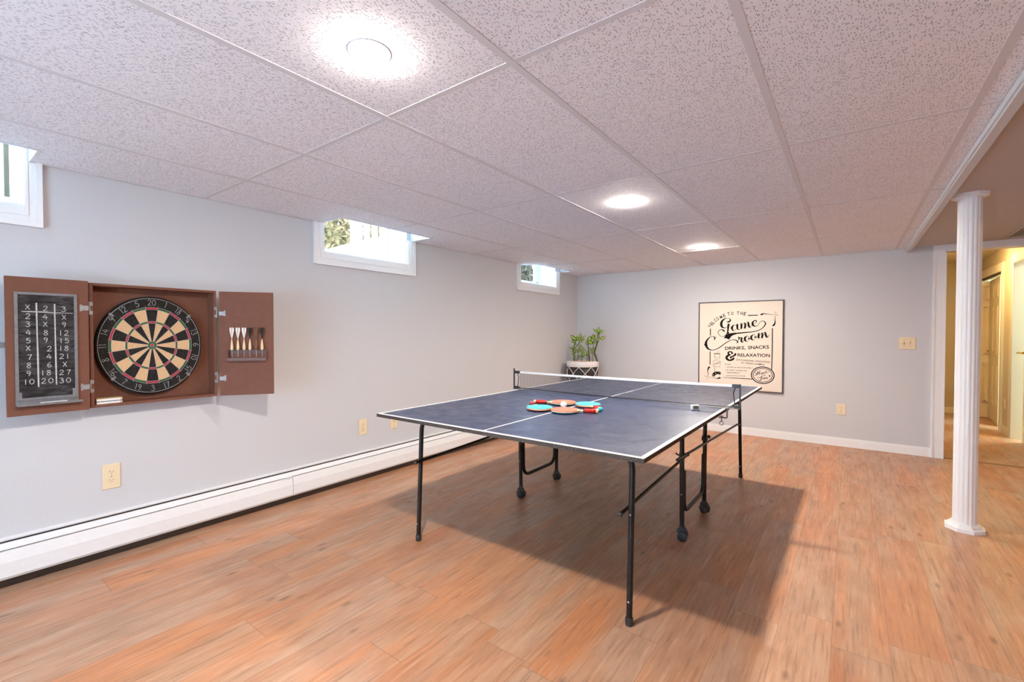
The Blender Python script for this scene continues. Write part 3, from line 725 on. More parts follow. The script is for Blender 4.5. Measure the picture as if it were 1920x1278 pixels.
# ================================================================== DARTBOARD CABINET
DIG = {  # stroke numerals in a 0.6 x 1 cell
 '0': [[(.3,1),(.06,.75),(.04,.3),(.28,0),(.54,.28),(.55,.72),(.3,1)]],
 '1': [[(.3,1),(.3,0)]],
 '2': [[(.06,.78),(.22,1),(.46,.92),(.48,.66),(.25,.32),(.02,.02),(.3,.03),(.56,.02)]],
 '3': [[(.06,.88),(.3,1),(.5,.80),(.26,.55)],[(.26,.55),(.54,.40),(.46,.06),(.2,.0),(.03,.14)]],
 '4': [[(.34,1),(.2,.68),(.02,.36),(.3,.36),(.62,.38)],[(.44,.72),(.42,.0)]],
 '5': [[(.52,.98),(.14,.97)],[(.14,.97),(.10,.58)],[(.10,.58),(.36,.62),(.54,.36),(.36,.03),(.04,.10)]],
 '6': [[(.46,1),(.18,.74),(.05,.32),(.26,0),(.52,.18),(.42,.46),(.1,.36)]],
 '7': [[(.04,.92),(.3,.95),(.56,.96)],[(.56,.96),(.36,.5),(.24,0)]],
 '8': [[(.52,.90),(.28,1),(.10,.80),(.3,.56),(.52,.28),(.3,0),(.06,.22),(.24,.50),(.48,.74),(.50,.92)]],
 '9': [[(.50,.80),(.28,1),(.08,.78),(.22,.54),(.48,.66),(.50,.80)],[(.50,.80),(.46,.4),(.28,0)]],
 'X': [[(.04,.98),(.56,.04)],[(.54,.98),(.04,.02)]]}
def numeral_strokes(s, h, gap=.18, serif=False):
    """centred strokes of a number, in metres"""
    adv = [(.30 if ch == '1' else .6) for ch in s]; tot = sum(adv)+(len(s)-1)*gap; out = []; x0 = -tot/2
    for i, ch in enumerate(s):
        sh = x0-(.15 if ch == '1' else 0)
        for st in DIG[ch]: out.append([((x+sh)*h, (y-.5)*h) for x, y in st])
        if ch == '1' and serif: x = .3+sh; out.append([((x-.14)*h, .40*h), (x*h, .5*h)])
        x0 += adv[i]+gap
    return out
CABX = .10; cy0, cy1, cz0, cz1 = -5.431, -4.845, .826, 1.478
cab = empty('dartboard_cabinet', (0, (cy0+cy1)/2, cz0)); tag(cab, 'brown wooden dartboard cabinet with both doors open, hung on the left wall', 'cabinet')
CO = Vector(cab.location)
def cb(b, x0, x1, ya, yb, za, zb, r=None):
    q = (x0, x1, ya-CO.y, yb-CO.y, za-CO.z, zb-CO.z)
    return b.bbox(*q, r) if r else b.box(*q)
th = .014
b = MB(); cb(b, .0008, CABX, cy0, cy0+th, cz0, cz1, .0015); cb(b, .0008, CABX, cy1-th, cy1, cz0, cz1, .0015)
cb(b, .0008, CABX-.0005, cy0+th, cy1-th, cz1-th, cz1, .0015); cb(b, .0008, CABX-.0005, cy0+th, cy1-th, cz0, cz0+th, .0015); b.build('case', 'cab', cab)
b = MB(); cb(b, .0008, .008, cy0+th, cy1-th, cz0+th, cz1-th); b.build('back_panel', 'cab_in', cab)
# left door, parallel to the wall
ld = MB(); cb(ld, CABX+.001, CABX+.013, -5.727, -5.437, .823, 1.484, .0015); LD = ld.build('door', 'cab', cab)
dx = CABX+.0131
b = MB(); fr = .012; fy0, fy1, fz0, fz1 = -5.698, -5.481, .895, 1.412
for q in ((fy0, fy0+fr, fz0, fz1), (fy1-fr, fy1, fz0, fz1), (fy0+fr, fy1-fr, fz1-fr, fz1), (fy0+fr, fy1-fr, fz0, fz0+fr)): cb(b, dx, dx+.007, *q, .001)
b.build('chalkboard_frame', 'grey_metal', LD)
b = MB(); cb(b, dx, dx+.003, fy0+fr, fy1-fr, fz0+fr, fz1-fr); b.build('chalkboard', 'slate', LD)
b = MB(); cb(b, dx, dx+.002, fy0, fy1, .872, .90); cb(b, dx, dx+.032, fy0+.002, fy1+.012, .870, .873); cb(b, dx+.030, dx+.033, fy0+.002, fy1+.012, .873, .881)
cb(b, dx+.0072, dx+.0085, fy0+.002, fy0+.02, .905, .935); cb(b, dx+.0072, dx+.0085, fy1-.022, fy1-.002, .905, .94); b.build('chalk_tray', 'grey_metal', LD)
b = MB(); wx = dx+.0031
def f_ch(u, v, w): return (wx+w, u-CO.y, v-CO.z)
for (t, u, v) in [('X',-5654,1341),('2',-5593,1336),('3',-5529,1336),('2',-5653,1297),('4',-5594,1296),('X',-5529,1295),('3',-5653,1259),('X',-5594,1260),('9',-5529,1258),('4',-5654,1220),('8',-5593,1218),('12',-5529,1217),('5',-5654,1181),('9',-5596,1183),('15',-5529,1179),('X',-5654,1144),('2',-5584,1140),('18',-5529,1141),('7',-5651,1102),('4',-5584,1102),('21',-5530,1101),('8',-5652,1062),('6',-5583,1062),('X',-5530,1061),('9',-5653,1023),('18',-5595,1023),('27',-5529,1021),('10',-5652,984),('20',-5592,984),('30',-5528,981)]:
    j = rnd.uniform(-.0015, .0015)
    for st in numeral_strokes(t, .024, .32):
        ribbon(b, [(u/1000+x*1.12+j, v/1000+y, .0026) for x, y in st], f_ch, 0, 5, .0003)
for st in ([(-5.6245,1.362,.006),(-5.6235,1.2,.0045),(-5.6225,1.08,.006),(-5.622,.957,.005)], [(-5.562,1.360,.0055),(-5.5615,1.22,.0045),(-5.561,1.1,.0058),(-5.560,.962,.004)], [(-5.674,1.319,.0035),(-5.62,1.319,.005),(-5.56,1.317,.003),(-5.497,1.316,.0028)]):
    ribbon(b, st, f_ch, 0, 6, .0004)
b.build('chalk_writing', 'chalk', LD)
b = MB(); cb(b, CABX-.0015, CABX+.0005, -5.755, -5.715, 1.148, 1.174); cb(b, CABX-.012, CABX-.0015, -5.755, -5.752, 1.148, 1.174); b.build('latch', 'grey_metal', LD)
# right door, swung towards the room
A = math.atan2(.283-.1, .250)      # angle away from the wall
RD = MB(); RD.bbox(-.006, .006, .007, .310, .826-CO.z, 1.475-CO.z, .0015); RDo = RD.build('door', 'cab', cab)
RDo.location = (CABX+.001, -4.835-CO.y, 0); RDo.rotation_euler = (0, 0, -A)
rx = .0062
b = MB()
zz = lambda z: z-CO.z
b.box(rx, rx+.002, .057, .271, zz(1.088), zz(1.112)); b.box(rx, rx+.022, .057, .271, zz(1.106), zz(1.108)); b.box(rx, rx+.024, .056, .272, zz(1.043), zz(1.046)); b.box(rx+.0235, rx+.0255, .056, .272, zz(1.043), zz(1.060))
b.box(rx, rx+.022, .057, .059, zz(1.046), zz(1.106)); b.box(rx, rx+.022, .269, .271, zz(1.046), zz(1.106))
b.build('dart_rack', 'brown_metal', RDo)
def hinge(parent, yc, z, side, wide=True):
    b = MB(); z -= CO.z
    b.tube([(0,0,z-.036),(0,0,z+.036)], .0038, 8)
    return b
for z in (1.345, .94):
    for (yy, par) in ((cy0, 'L'), (cy1, 'R')):
        s = -1 if par == 'L' else 1
        b = MB(); y = yy-CO.y+s*.001; z2 = z-CO.z; b.tube([(CABX+.004,y,z2-.034),(CABX+.004,y,z2+.034)], .0036, 8)
        for zz0 in (z2+.014, z2-.032): b.box(CABX+.0002, CABX+.0018, min(y, y-s*.013), max(y, y-s*.013), zz0, zz0+.018)
        b.build('hinge', 'zinc', cab)
    b = MB(); z2 = z-CO.z
    b.box(CABX+.0132, CABX+.0146, -5.470-CO.y, -5.437-CO.y, z2-.012, z2+.012); b.box(CABX+.0132, CABX+.0148, -5.471-CO.y, -5.462-CO.y, z2-.017, z2+.017)
    for q in ((-5.466, .011), (-5.466, -.011), (-5.448, 0)): b.lathe([(.0022,CABX+.0148),(.0018,CABX+.0158)], (0, q[0]-CO.y, z2+q[1]), 8, axis='x')
    b.build('hinge_leaf', 'zinc', LD)
    b = MB(); b.box(.0062, .0076, .007, .042, z2-.014-.005, z2+.010-.005); b.box(.0062, .0078, .033, .042, z2-.022, z2+.012); b.build('hinge_leaf', 'zinc', RDo)

# dartboard
BY, BZ, SY = -5.155, 1.146, .885
bd = empty('dartboard', (.009, BY, BZ)); tag(bd, 'round dartboard with cream and black segments hanging inside the brown cabinet', 'dartboard')
R0, RW, D0, D1, T0, T1, B0, B1 = .279, .268, .218, .205, .138, .1265, .0235, .0095
fx = .036
b = MB(); b.lathe([(R0-.004, 0), (R0, .004), (R0, fx-.006), (R0-.006, fx)], n=80, axis='x')
for q in range(len(b.v)): v = b.v[q]; b.v[q] = (v[0], v[1]*SY, v[2])
b.build('board_body', 'b_black', bd)
b = MB(); NS = 5
def ringseg(r0, r1, k, mi, x=fx+.0004):
    a0 = pi/2-(k-.5)*2*pi/20; a1 = a0-2*pi/20; P = []
    for i in range(NS+1): a = a0+(a1-a0)*i/NS; P.append((cos(a), sin(a)))
    vs = [(x, c*r1*SY, s*r1) for c, s in P]+[(x, c*r0*SY, s*r0) for c, s in P]+[(x-.001, c*r1*SY, s*r1) for c, s in P]
    b.add(vs, [(i+1, i, NS+1+i, NS+2+i) for i in range(NS)], mi)
for k in range(20):
    ev = k % 2 == 0
    ringseg(D1, D0, k, 2 if ev else 3); ringseg(T1, T0, k, 2 if ev else 3)
    ringseg(T0, D1, k, 0 if ev else 1); ringseg(B0, T1, k, 0 if ev else 1); ringseg(B1, B0, k, 3); ringseg(.0001, B1, k, 2)
b.build('scoring_face', ['b_black', 'b_cream', 'b_red', 'b_green'], bd, fix=False)
b = MB()
def ringwire(r, t=.0009, n=72):
    b.tube([(fx+.0012, r*cos(a)*SY, r*sin(a)) for a in [2*pi*i/n for i in range(n+1)]], t, 5)
for r in (D0, D1, T0, T1, B0, B1): ringwire(r, .0008)
for k in range(20):
    a = pi/2-(k-.5)*2*pi/20; b.tube([(fx+.0012, B0*cos(a)*SY, B0*sin(a)), (fx+.0012, (D0+.006)*cos(a)*SY, (D0+.006)*sin(a))], .0006, 5)
b.build('spider_wire', 'wire', bd)
b = MB(); ringwire(RW, .0012, 90)
for k, s in enumerate('20 1 18 4 13 6 10 15 2 17 3 19 7 16 8 11 14 9 12 5'.split()):
    a = pi/2-k*2*pi/20; rr = .245; fl = -1 if sin(a) < -.4 else 1
    for st in numeral_strokes(s, .032, .12, True):
        P = spline([(x*1.0, y) for x, y in st], 6)
        b.tube([(fx+.0016, ((rr+fl*y)*cos(a)-fl*x*cos(a+pi/2))*SY, (rr+fl*y)*sin(a)-fl*x*sin(a+pi/2)) for x, y in P], .0011, 5)
b.build('number_ring', 'wire', bd)
for a in (radians(40), radians(140), radians(222), radians(318)):
    b = MB(); c, s = cos(a), sin(a); P = []
    for (r, w) in ((.250, -.007), (.250, .007), (.277, .007), (.277, -.007)): P.append(((c*r-s*w)*SY, s*r+c*w))
    b.prism([(p[0], p[1]) for p in P], fx+.0005, fx+.0018, 0, lambda u, v, z: (z, u, v)); b.build('ring_clip', 'grey_metal', bd)

# darts in the rack: six single things
def dart(col, kind, label, s):
    p = Vector((CABX+.001, -4.835, 0)); d = Vector((sin(A), cos(A), 0)); n = Vector((cos(A), -sin(A), 0))
    q = p+d*s+n*(rx+.0135)
    o = empty('dart', (q.x, q.y, 1.066), -A); tag(o, label, 'dart', 'darts in the rack on the cabinet door')
    b = MB(); b.lathe([(.0006,0),(.0012,.006),(.0014,.042)], n=8); b.build('point', 'steel', o)
    b = MB(); b.lathe([(.0035,.0425),(.0082,.046),(.0085,.062),(.0065,.082),(.0035,.104),(.0024,.112)], n=14); b.build('barrel', 'dart_wood' if kind != 'brown' else 'flight_b', o)
    ang0 = 0 if kind == 'flat' else (radians(90) if kind == 'edge' else radians(45))
    b = MB()
    for k in range(4 if kind != 'flat' else 4):
        a = ang0+k*pi/2+(0 if kind != 'flat' else radians(90)*0)
        ux, uy = -sin(a), cos(a)
        sc = .0135
        P = [(.0005,.112),(.005,.130),(.0125,.164),(.0130,.176),(.0095,.186),(.0045,.183),(.0005,.180)]
        vx, vy = -uy, ux; t = .0003
        vs = [(ux*r+vx*t, uy*r+vy*t, z) for r, z in P]+[(ux*r-vx*t, uy*r-vy*t, z) for r, z in P]; m = len(P)
        b.add(vs, [tuple(range(m)), tuple(range(m,2*m))[::-1]]+[(i,(i+1)%m,m+(i+1)%m,m+i) for i in range(m)], 0)
    b.build('flight', col, o)
    return o
dart('flight_w', 'flat', 'wooden dart with white flight, leftmost in the door rack', .079)
dart('flight_w', 'flat', 'wooden dart with white flight, second from the left in the door rack', .1125)
dart('flight_w', 'flat', 'wooden dart with white flight, right beside the dark flighted ones', .1465)
dart('flight_k', 'flat', 'pale wooden dart with black flight, left of the all-brown dart', .1795)
dart('flight_b', 'brown', 'dart brown all over, second from the right in the door rack', .2145)
dart('flight_k', 'flat', 'pale wooden dart with black flight, rightmost in the door rack', .2475)
b = MB(); b.tube([(-.047,0,0),(.046,0,0)], .0048, 12); o = b.build('chalk_stick', 'chalk_stick'); o.location = (dx+.018, -5.5715, .8780); o.rotation_euler = (0,0,pi/2); tag(o, 'white stick of chalk lying in the chalkboard tray', 'chalk')
o = empty('chalkboard_eraser', (.065, -5.352, cz0+th+.0004), radians(90)); tag(o, 'striped felt eraser with a tan top in the lower left corner of the cabinet', 'eraser')
EP = [(-.055,-.022),(.042,-.022),(.053,-.012),(.053,.022),(-.055,.022)]
for (za, zb2, m, nm) in ((0,.011,'flight_w','felt_layer'),(.011,.015,'flight_k','felt_layer'),(.015,.026,'flight_w','felt_layer'),(.026,.030,'felt','top_layer')):
    b = MB(); b.prism(EP, za, zb2); b.build(nm, m, o)
# poster drawing, millimetres from the poster's lower left corner
P_STROKES=[[(320.0,833.0,2.2),(335.0,825.0,12.2),(354.0,830.0,18.7),(367.0,848.0,14.4),(354.0,868.0,6.5),(331.0,872.0,4.3),(299.0,862.0,13.0),(271.0,832.0,23.8),(264.0,795.0,28.8),(275.0,766.0,21.6),(300.0,754.0,10.1),(326.0,760.0,4.3),(339.0,782.0,3.6)],[(348.0,804.0,23.8),(343.0,766.0,21.6),(340.0,725.0,16.6),(331.0,685.0,13.0),(308.0,658.0,7.2),(278.0,649.0,4.3),(248.0,660.0,5.0),(230.0,693.0,6.5),(240.0,721.0,6.5),(266.0,733.0,8.6),(287.0,725.0,15.8),(299.0,713.0,14.4),(304.0,706.0,2.9)],[(336.0,670.0,3.6),(349.0,697.0,12.2),(334.0,697.0,1.4)],[(416.0,684.0,16.6),(507.0,695.0,13.7),(596.0,704.0,10.1),(652.0,716.0,9.4),(700.0,740.0,8.6),(731.0,774.0,10.8),(742.0,801.0,12.2),(734.0,821.0,9.4),(713.0,832.0,6.5),(693.0,827.0,5.0),(677.0,806.0,4.3),(665.0,783.0,5.0),(638.0,771.0,8.6),(613.0,783.0,21.6),(607.0,811.0,21.6),(620.0,832.0,13.0),(640.0,840.0,10.1),(648.0,826.0,9.4),(637.0,807.0,4.3),(613.0,799.0,3.6)],[(419.0,785.0,5.0),(400.0,783.0,11.5),(386.0,761.0,24.5),(390.0,733.0,18.7),(408.0,716.0,5.8),(428.0,735.0,3.6),(439.0,769.0,3.6),(432.0,785.0,4.3),(415.0,786.0,4.3)],[(444.0,801.0,18.0),(443.0,765.0,22.3),(449.0,737.0,13.7),(467.0,732.0,5.0),(483.0,757.0,4.3)],[(488.0,810.0,14.4),(488.0,773.0,22.3),(490.0,741.0,16.6)],[(495.0,776.0,4.3),(513.0,806.0,5.0),(524.0,810.0,12.2),(530.0,780.0,22.3),(523.0,744.0,19.4)],[(533.0,780.0,4.3),(549.0,816.0,5.8),(561.0,819.0,12.2),(565.0,786.0,23.8),(576.0,759.0,15.1),(592.0,768.0,5.0),(604.0,785.0,3.6)],[(456.0,653.0,3.6),(464.0,629.0,16.6),(459.0,611.0,8.6),(455.0,603.0,1.4)],[(466.0,629.0,7.2),(480.0,636.0,10.8),(494.0,631.0,15.8),(488.0,609.0,22.3),(494.0,585.0,15.8),(508.0,587.0,7.2),(520.0,611.0,3.6)],[(547.0,657.0,6.5),(527.0,633.0,21.6),(531.0,603.0,19.4),(551.0,592.0,5.0),(568.0,614.0,3.6),(572.0,641.0,4.3),(561.0,655.0,4.3),(547.0,657.0,5.8)],[(561.0,633.0,7.2),(569.0,623.0,14.4),(590.0,628.0,4.3)],[(614.0,673.0,6.5),(595.0,649.0,21.6),(598.0,620.0,19.4),(620.0,608.0,5.0),(636.0,630.0,3.6),(639.0,657.0,4.3),(628.0,671.0,4.3),(614.0,673.0,5.8)],[(628.0,651.0,7.2),(637.0,641.0,14.4),(663.0,648.0,4.3)],[(675.0,693.0,14.4),(671.0,658.0,22.3),(674.0,627.0,15.8)],[(682.0,658.0,4.3),(697.0,688.0,5.0),(708.0,688.0,14.4),(711.0,658.0,20.9),(703.0,630.0,17.3)],[(717.0,664.0,4.3),(728.0,694.0,5.8),(740.0,697.0,13.7),(746.0,666.0,22.3),(757.0,644.0,15.1),(773.0,654.0,5.8),(783.0,677.0,2.9)],[(181.0,603.0,2.9),(191.0,620.0,14.4),(186.0,640.0,11.5),(162.0,649.0,5.0),(129.0,634.0,11.5),(97.0,593.0,21.6),(89.0,551.0,31.0),(106.0,505.0,23.8),(137.0,484.0,13.0),(173.0,480.0,7.9),(211.0,492.0,8.6),(257.0,521.0,10.1),(306.0,562.0,9.4),(354.0,595.0,7.9),(398.0,610.0,7.2),(433.0,602.0,10.8),(451.0,585.0,14.4),(434.0,566.0,2.9)],[(186.0,635.0,9.4),(198.0,635.0,8.6),(209.0,644.0,2.2)],[(139.0,744.0,10.8),(140.0,659.0,10.1)],[(138.0,463.0,9.4),(138.0,297.0,9.4)],[(288.0,146.0,3.6),(421.0,147.0,7.2),(614.0,147.0,8.6)],[(142.0,268.0,2.2),(129.0,265.0,21.6),(116.0,244.0,14.4),(112.0,210.0,7.9),(116.0,173.0,5.0),(105.0,149.0,3.2),(85.0,150.0,2.9),(77.0,162.0,2.2)],[(267.0,138.0,2.2),(248.0,139.0,20.2),(225.0,130.0,8.6),(187.0,136.0,4.3),(140.0,143.0,2.9),(113.0,137.0,2.9),(105.0,122.0,2.2),(121.0,109.0,1.8)],[(389.0,437.0,21.6),(386.0,457.0,17.3),(364.0,465.0,13.0),(346.0,452.0,18.7),(354.0,429.0,18.7),(374.0,425.0,14.4)],[(357.0,426.0,21.6),(331.0,405.0,25.2),(330.0,378.0,25.9),(363.0,360.0,19.4),(398.0,375.0,23.0),(409.0,395.0,14.4)],[(422.0,446.0,21.6),(424.0,430.0,21.6),(396.0,409.0,15.8),(365.0,392.0,23.8)],[(183.0,435.0,9.4),(255.0,437.0,9.4)],[(190.0,431.0,2.9),(197.0,374.0,2.9),(246.0,375.0,2.9),(252.0,433.0,2.9)],[(223.0,443.0,3.2),(224.0,463.0,3.2),(246.0,475.0,3.2)],[(192.0,400.0,9.4),(198.0,401.0,10.1)],[(239.0,402.0,10.1),(244.0,402.0,9.4)],[(204.0,392.0,2.5),(220.0,386.0,2.9),(233.0,393.0,2.5)],[(181.0,352.0,2.9),(174.0,288.0,2.9)],[(174.0,288.0,2.9),(183.0,274.0,2.9),(253.0,274.0,2.9)],[(253.0,274.0,2.9),(258.0,341.0,2.9)],[(258.0,341.0,2.9),(235.0,350.0,2.9),(181.0,352.0,2.9)],[(182.0,307.0,3.6),(216.0,323.0,5.0),(254.0,337.0,4.3)],[(180.0,288.0,2.9),(220.0,310.0,4.3),(254.0,319.0,2.9)],[(187.0,264.0,3.2),(197.0,252.0,4.0),(192.0,231.0,4.3),(197.0,215.0,5.0)],[(558.0,900.0,10.8),(662.0,901.0,10.1)],[(683.0,907.0,1.4),(702.0,908.0,20.2),(719.0,916.0,10.8),(767.0,909.0,5.4),(818.0,901.0,3.2),(838.0,906.0,3.2),(848.0,921.0,3.2),(841.0,932.0,3.2),(824.0,931.0,1.4)],[(809.0,779.0,2.2),(822.0,779.0,20.2),(837.0,804.0,13.7),(838.0,842.0,7.2),(838.0,877.0,4.3),(851.0,898.0,3.2),(868.0,897.0,2.9),(878.0,887.0,1.8)],[(812.0,747.0,10.1),(813.0,532.0,10.1),(809.0,261.0,9.4)],[(656.0,244.0,3.2),(637.0,227.0,4.3),(649.0,209.0,4.3),(657.0,224.0,2.9)],[(670.0,249.0,5.0),(665.0,219.0,9.4),(653.0,195.0,5.8),(635.0,194.0,3.2),(631.0,208.0,2.5)],[(691.0,252.0,5.8),(684.0,228.0,7.9),(681.0,204.0,7.2)],[(649.0,212.0,2.9),(684.0,225.0,4.3)],[(706.0,231.0,3.6),(698.0,217.0,5.8),(705.0,209.0,4.3),(714.0,227.0,2.9)],[(714.0,231.0,5.8),(715.0,212.0,5.8),(724.0,218.0,2.5)],[(725.0,236.0,5.0),(731.0,219.0,6.5),(739.0,238.0,2.5)],[(746.0,230.0,2.5),(759.0,241.0,3.6),(756.0,250.0,3.6),(747.0,239.0,6.5),(756.0,226.0,4.3),(773.0,233.0,2.9),(781.0,241.0,2.5),(773.0,251.0,2.2)],[(705.0,196.0,2.5),(732.0,195.0,5.0),(744.0,207.0,7.2)],[(670.0,180.0,2.9),(663.0,164.0,3.6),(681.0,161.0,3.6),(695.0,177.0,4.3),(719.0,184.0,5.8)],[(707.0,179.0,6.5),(702.0,154.0,8.6),(694.0,134.0,6.5),(678.0,137.0,3.2),(673.0,149.0,2.5)],[(720.0,171.0,6.5),(721.0,155.0,7.2),(732.0,156.0,3.6),(738.0,174.0,5.8),(740.0,155.0,5.8)],[(751.0,175.0,5.8),(750.0,153.0,6.5)],[(751.0,165.0,2.5),(762.0,178.0,4.3),(765.0,160.0,6.5),(775.0,163.0,2.5)],[(789.0,204.0,14.4),(789.0,177.0,5.0)],[(789.0,167.0,8.6),(789.0,165.0,8.6)],[(835.0,200.0,10.8),(833.0,185.0,10.8),(829.0,170.0,10.8),(823.0,156.0,10.8),(813.0,143.0,10.8),(802.0,131.0,10.8),(788.0,121.0,10.8),(772.0,113.0,10.8),(756.0,107.0,10.8),(738.0,103.0,10.8),(719.0,102.0,10.8),(701.0,102.0,10.8),(683.0,106.0,10.8),(665.0,111.0,10.8),(649.0,119.0,10.8),(635.0,128.0,10.8),(623.0,140.0,10.8),(613.0,153.0,10.8),(605.0,167.0,10.8),(601.0,182.0,10.8),(599.0,197.0,10.8),(601.0,212.0,10.8),(605.0,227.0,10.8),(612.0,242.0,10.8),(622.0,255.0,10.8),(634.0,267.0,10.8),(648.0,277.0,10.8),(664.0,285.0,10.8),(681.0,290.0,10.8),(699.0,294.0,10.8),(718.0,295.0,10.8),(736.0,294.0,10.8),(754.0,290.0,10.8),(771.0,285.0,10.8),(787.0,277.0,10.8),(800.0,267.0,10.8),(812.0,256.0,10.8),(822.0,243.0,10.8),(829.0,229.0,10.8),(833.0,215.0,10.8),(835.0,200.0,10.8)],[(817.0,199.0,7.2),(816.0,187.0,7.2),(812.0,175.0,7.2),(806.0,163.0,7.2),(798.0,153.0,7.2),(789.0,143.0,7.2),(777.0,135.0,7.2),(764.0,128.0,7.2),(750.0,123.0,7.2),(735.0,120.0,7.2),(719.0,118.0,7.2),(704.0,119.0,7.2),(688.0,122.0,7.2),(674.0,126.0,7.2),(660.0,133.0,7.2),(648.0,141.0,7.2),(638.0,150.0,7.2),(630.0,161.0,7.2),(623.0,172.0,7.2),(620.0,185.0,7.2),(618.0,197.0,7.2),(619.0,210.0,7.2),(623.0,222.0,7.2),(629.0,234.0,7.2),(637.0,245.0,7.2),(647.0,255.0,7.2),(659.0,263.0,7.2),(673.0,270.0,7.2),(687.0,274.0,7.2),(702.0,277.0,7.2),(718.0,278.0,7.2),(733.0,277.0,7.2),(748.0,275.0,7.2),(763.0,270.0,7.2),(776.0,263.0,7.2),(788.0,255.0,7.2),(798.0,246.0,7.2),(806.0,235.0,7.2),(812.0,224.0,7.2),(815.0,212.0,7.2),(817.0,199.0,7.2)]]
P_POLYS=[[(294.0,629.0),(308.0,650.0),(321.0,666.0),(349.0,684.0),(386.0,692.0),(431.0,696.0),(431.0,675.0),(401.0,666.0),(376.0,648.0),(354.0,612.0),(324.0,626.0)],[(249.0,793.0),(266.0,815.0),(268.0,770.0)],[(370.0,753.0),(386.0,769.0),(386.0,737.0)],[(65.0,544.0),(86.0,576.0),(90.0,519.0)],[(163.0,176.0),(175.0,199.0),(198.0,214.0),(232.0,217.0),(255.0,217.0),(266.0,202.0),(260.0,182.0),(246.0,179.0),(229.0,188.0),(210.0,177.0),(195.0,166.0),(190.0,151.0),(175.0,153.0),(164.0,163.0)]]
P_WHITE=[[(174.0,171.0,12.2),(178.0,176.0,13.0)],[(238.0,208.0,4.3),(239.0,207.0,4.3)],[(250.0,203.0,4.3),(251.0,202.0,4.3)],[(244.0,194.0,4.3),(245.0,194.0,4.3)],[(256.0,195.0,4.3),(257.0,194.0,4.3)],[(200.0,194.0,6.5),(208.0,195.0,6.5)]]
P_DISC=[(835.0,200.0),(833.0,185.0),(829.0,170.0),(823.0,156.0),(813.0,143.0),(802.0,131.0),(788.0,121.0),(772.0,113.0),(756.0,107.0),(738.0,103.0),(719.0,102.0),(701.0,102.0),(683.0,106.0),(665.0,111.0),(649.0,119.0),(635.0,128.0),(623.0,140.0),(613.0,153.0),(605.0,167.0),(601.0,182.0),(599.0,197.0),(601.0,212.0),(605.0,227.0),(612.0,242.0),(622.0,255.0),(634.0,267.0),(648.0,277.0),(664.0,285.0),(681.0,290.0),(699.0,294.0),(718.0,295.0),(736.0,294.0),(754.0,290.0),(771.0,285.0),(787.0,277.0),(800.0,267.0),(812.0,256.0),(822.0,243.0),(829.0,229.0),(833.0,215.0),(835.0,200.0)]
P_ARC=[('W',127.0,778.0,62),('E',151.0,803.0,48),('L',170.0,823.0,46),('C',197.0,850.0,42),('O',223.0,869.0,36),('M',261.0,888.0,28),('E',297.0,906.0,20),('T',346.0,926.0,12),('O',387.0,929.0,2),('T',450.0,931.0,-4),('H',490.0,927.0,-8),('E',525.0,921.0,-12)]
P_TEXT=[('DRINKS,', (310.0, 486.0), (534.0, 498.0), 38.9), ('SNACKS', (562.0, 499.0), (781.0, 513.0), 38.9), ('RELAXATION', (450.0, 410.0), (790.0, 414.0), 37.4), ('(OCCASIONAL SHOUTING', (434.0, 362.0), (791.0, 345.0), 18.7), ('AT VIDEO GAMES)', (485.0, 327.0), (735.0, 314.0), 18.7), ('RULES:', (310.0, 305.0), (377.0, 305.0), 13.0), ("- YOU'RE ALWAYS PLAYER 2", (310.0, 270.0), (612.0, 271.0), 13.7), ('- NO DIRTY HANDS ON', (310.0, 234.0), (550.0, 235.0), 13.7), ('PERIPHERALS', (333.0, 202.0), (475.0, 206.0), 13.7), ('- ALWAYS PLAY NICE', (311.0, 165.0), (534.0, 172.0), 13.0)]

# ================================================================== POSTER
PX, PZ, PW, PH = 1.732, .524, .925, 1.073
po = empty('framed_poster', (PX, 0, PZ)); tag(po, 'large cream game room poster in a thin dark frame on the far wall', 'poster')
b = MB(); fw_ = .012
for q in ((0, fw_, 0, PH), (PW-fw_, PW, 0, PH), (fw_, PW-fw_, 0, fw_), (fw_, PW-fw_, PH-fw_, PH)): b.bbox(q[0], q[1], -.024, -.0005, q[2], q[3], .0015)
b.build('frame', 'frame', po)
b = MB(); b.box(fw_, PW-fw_, -.018, -.001, fw_, PH-fw_); paper = b.build('print', 'paper', po)
def f_p(u, v, w): return (u/1000, -.0181-w, v/1000)
b = MB()
for st in P_STROKES: ribbon(b, st, f_p, 0, 6, .0004)
for P in P_POLYS: b.prism(P, -.0186, -.0181, 0, lambda u, v, z: (u/1000, z, v/1000))
b.build('script_lettering', 'ink', paper)
b = MB()
for st in P_WHITE: ribbon(b, st, lambda u, v, w: (u/1000, -.0187-w, v/1000), 0, 4, .0003)
b.build('icon_detail', 'paper', paper)
def put(s, p0, p1, cap, bold=0.0, dy=-.0182):
    b = MB()
    vs, fs = text_mesh(s, bold); x0 = min(v.x for v in vs); x1 = max(v.x for v in vs); ch = .72
    a = math.atan2(p1[1]-p0[1], p1[0]-p0[0]); L = math.hypot(p1[0]-p0[0], p1[1]-p0[1])/(x1-x0); sz = cap/ch
    out = []
    for v in vs:
        x = (v.x-x0)*L; y = v.y*sz; out.append(((p0[0]+x*cos(a)-y*sin(a))/1000, dy, (p0[1]+x*sin(a)+y*cos(a))/1000))
    b.add(out, fs); b.build('printed_text', 'ink', paper, fix=False)
for (s, p0, p1, cap) in P_TEXT: put(s, p0, p1, cap, .022 if cap > 30 else .014)
b = MB()
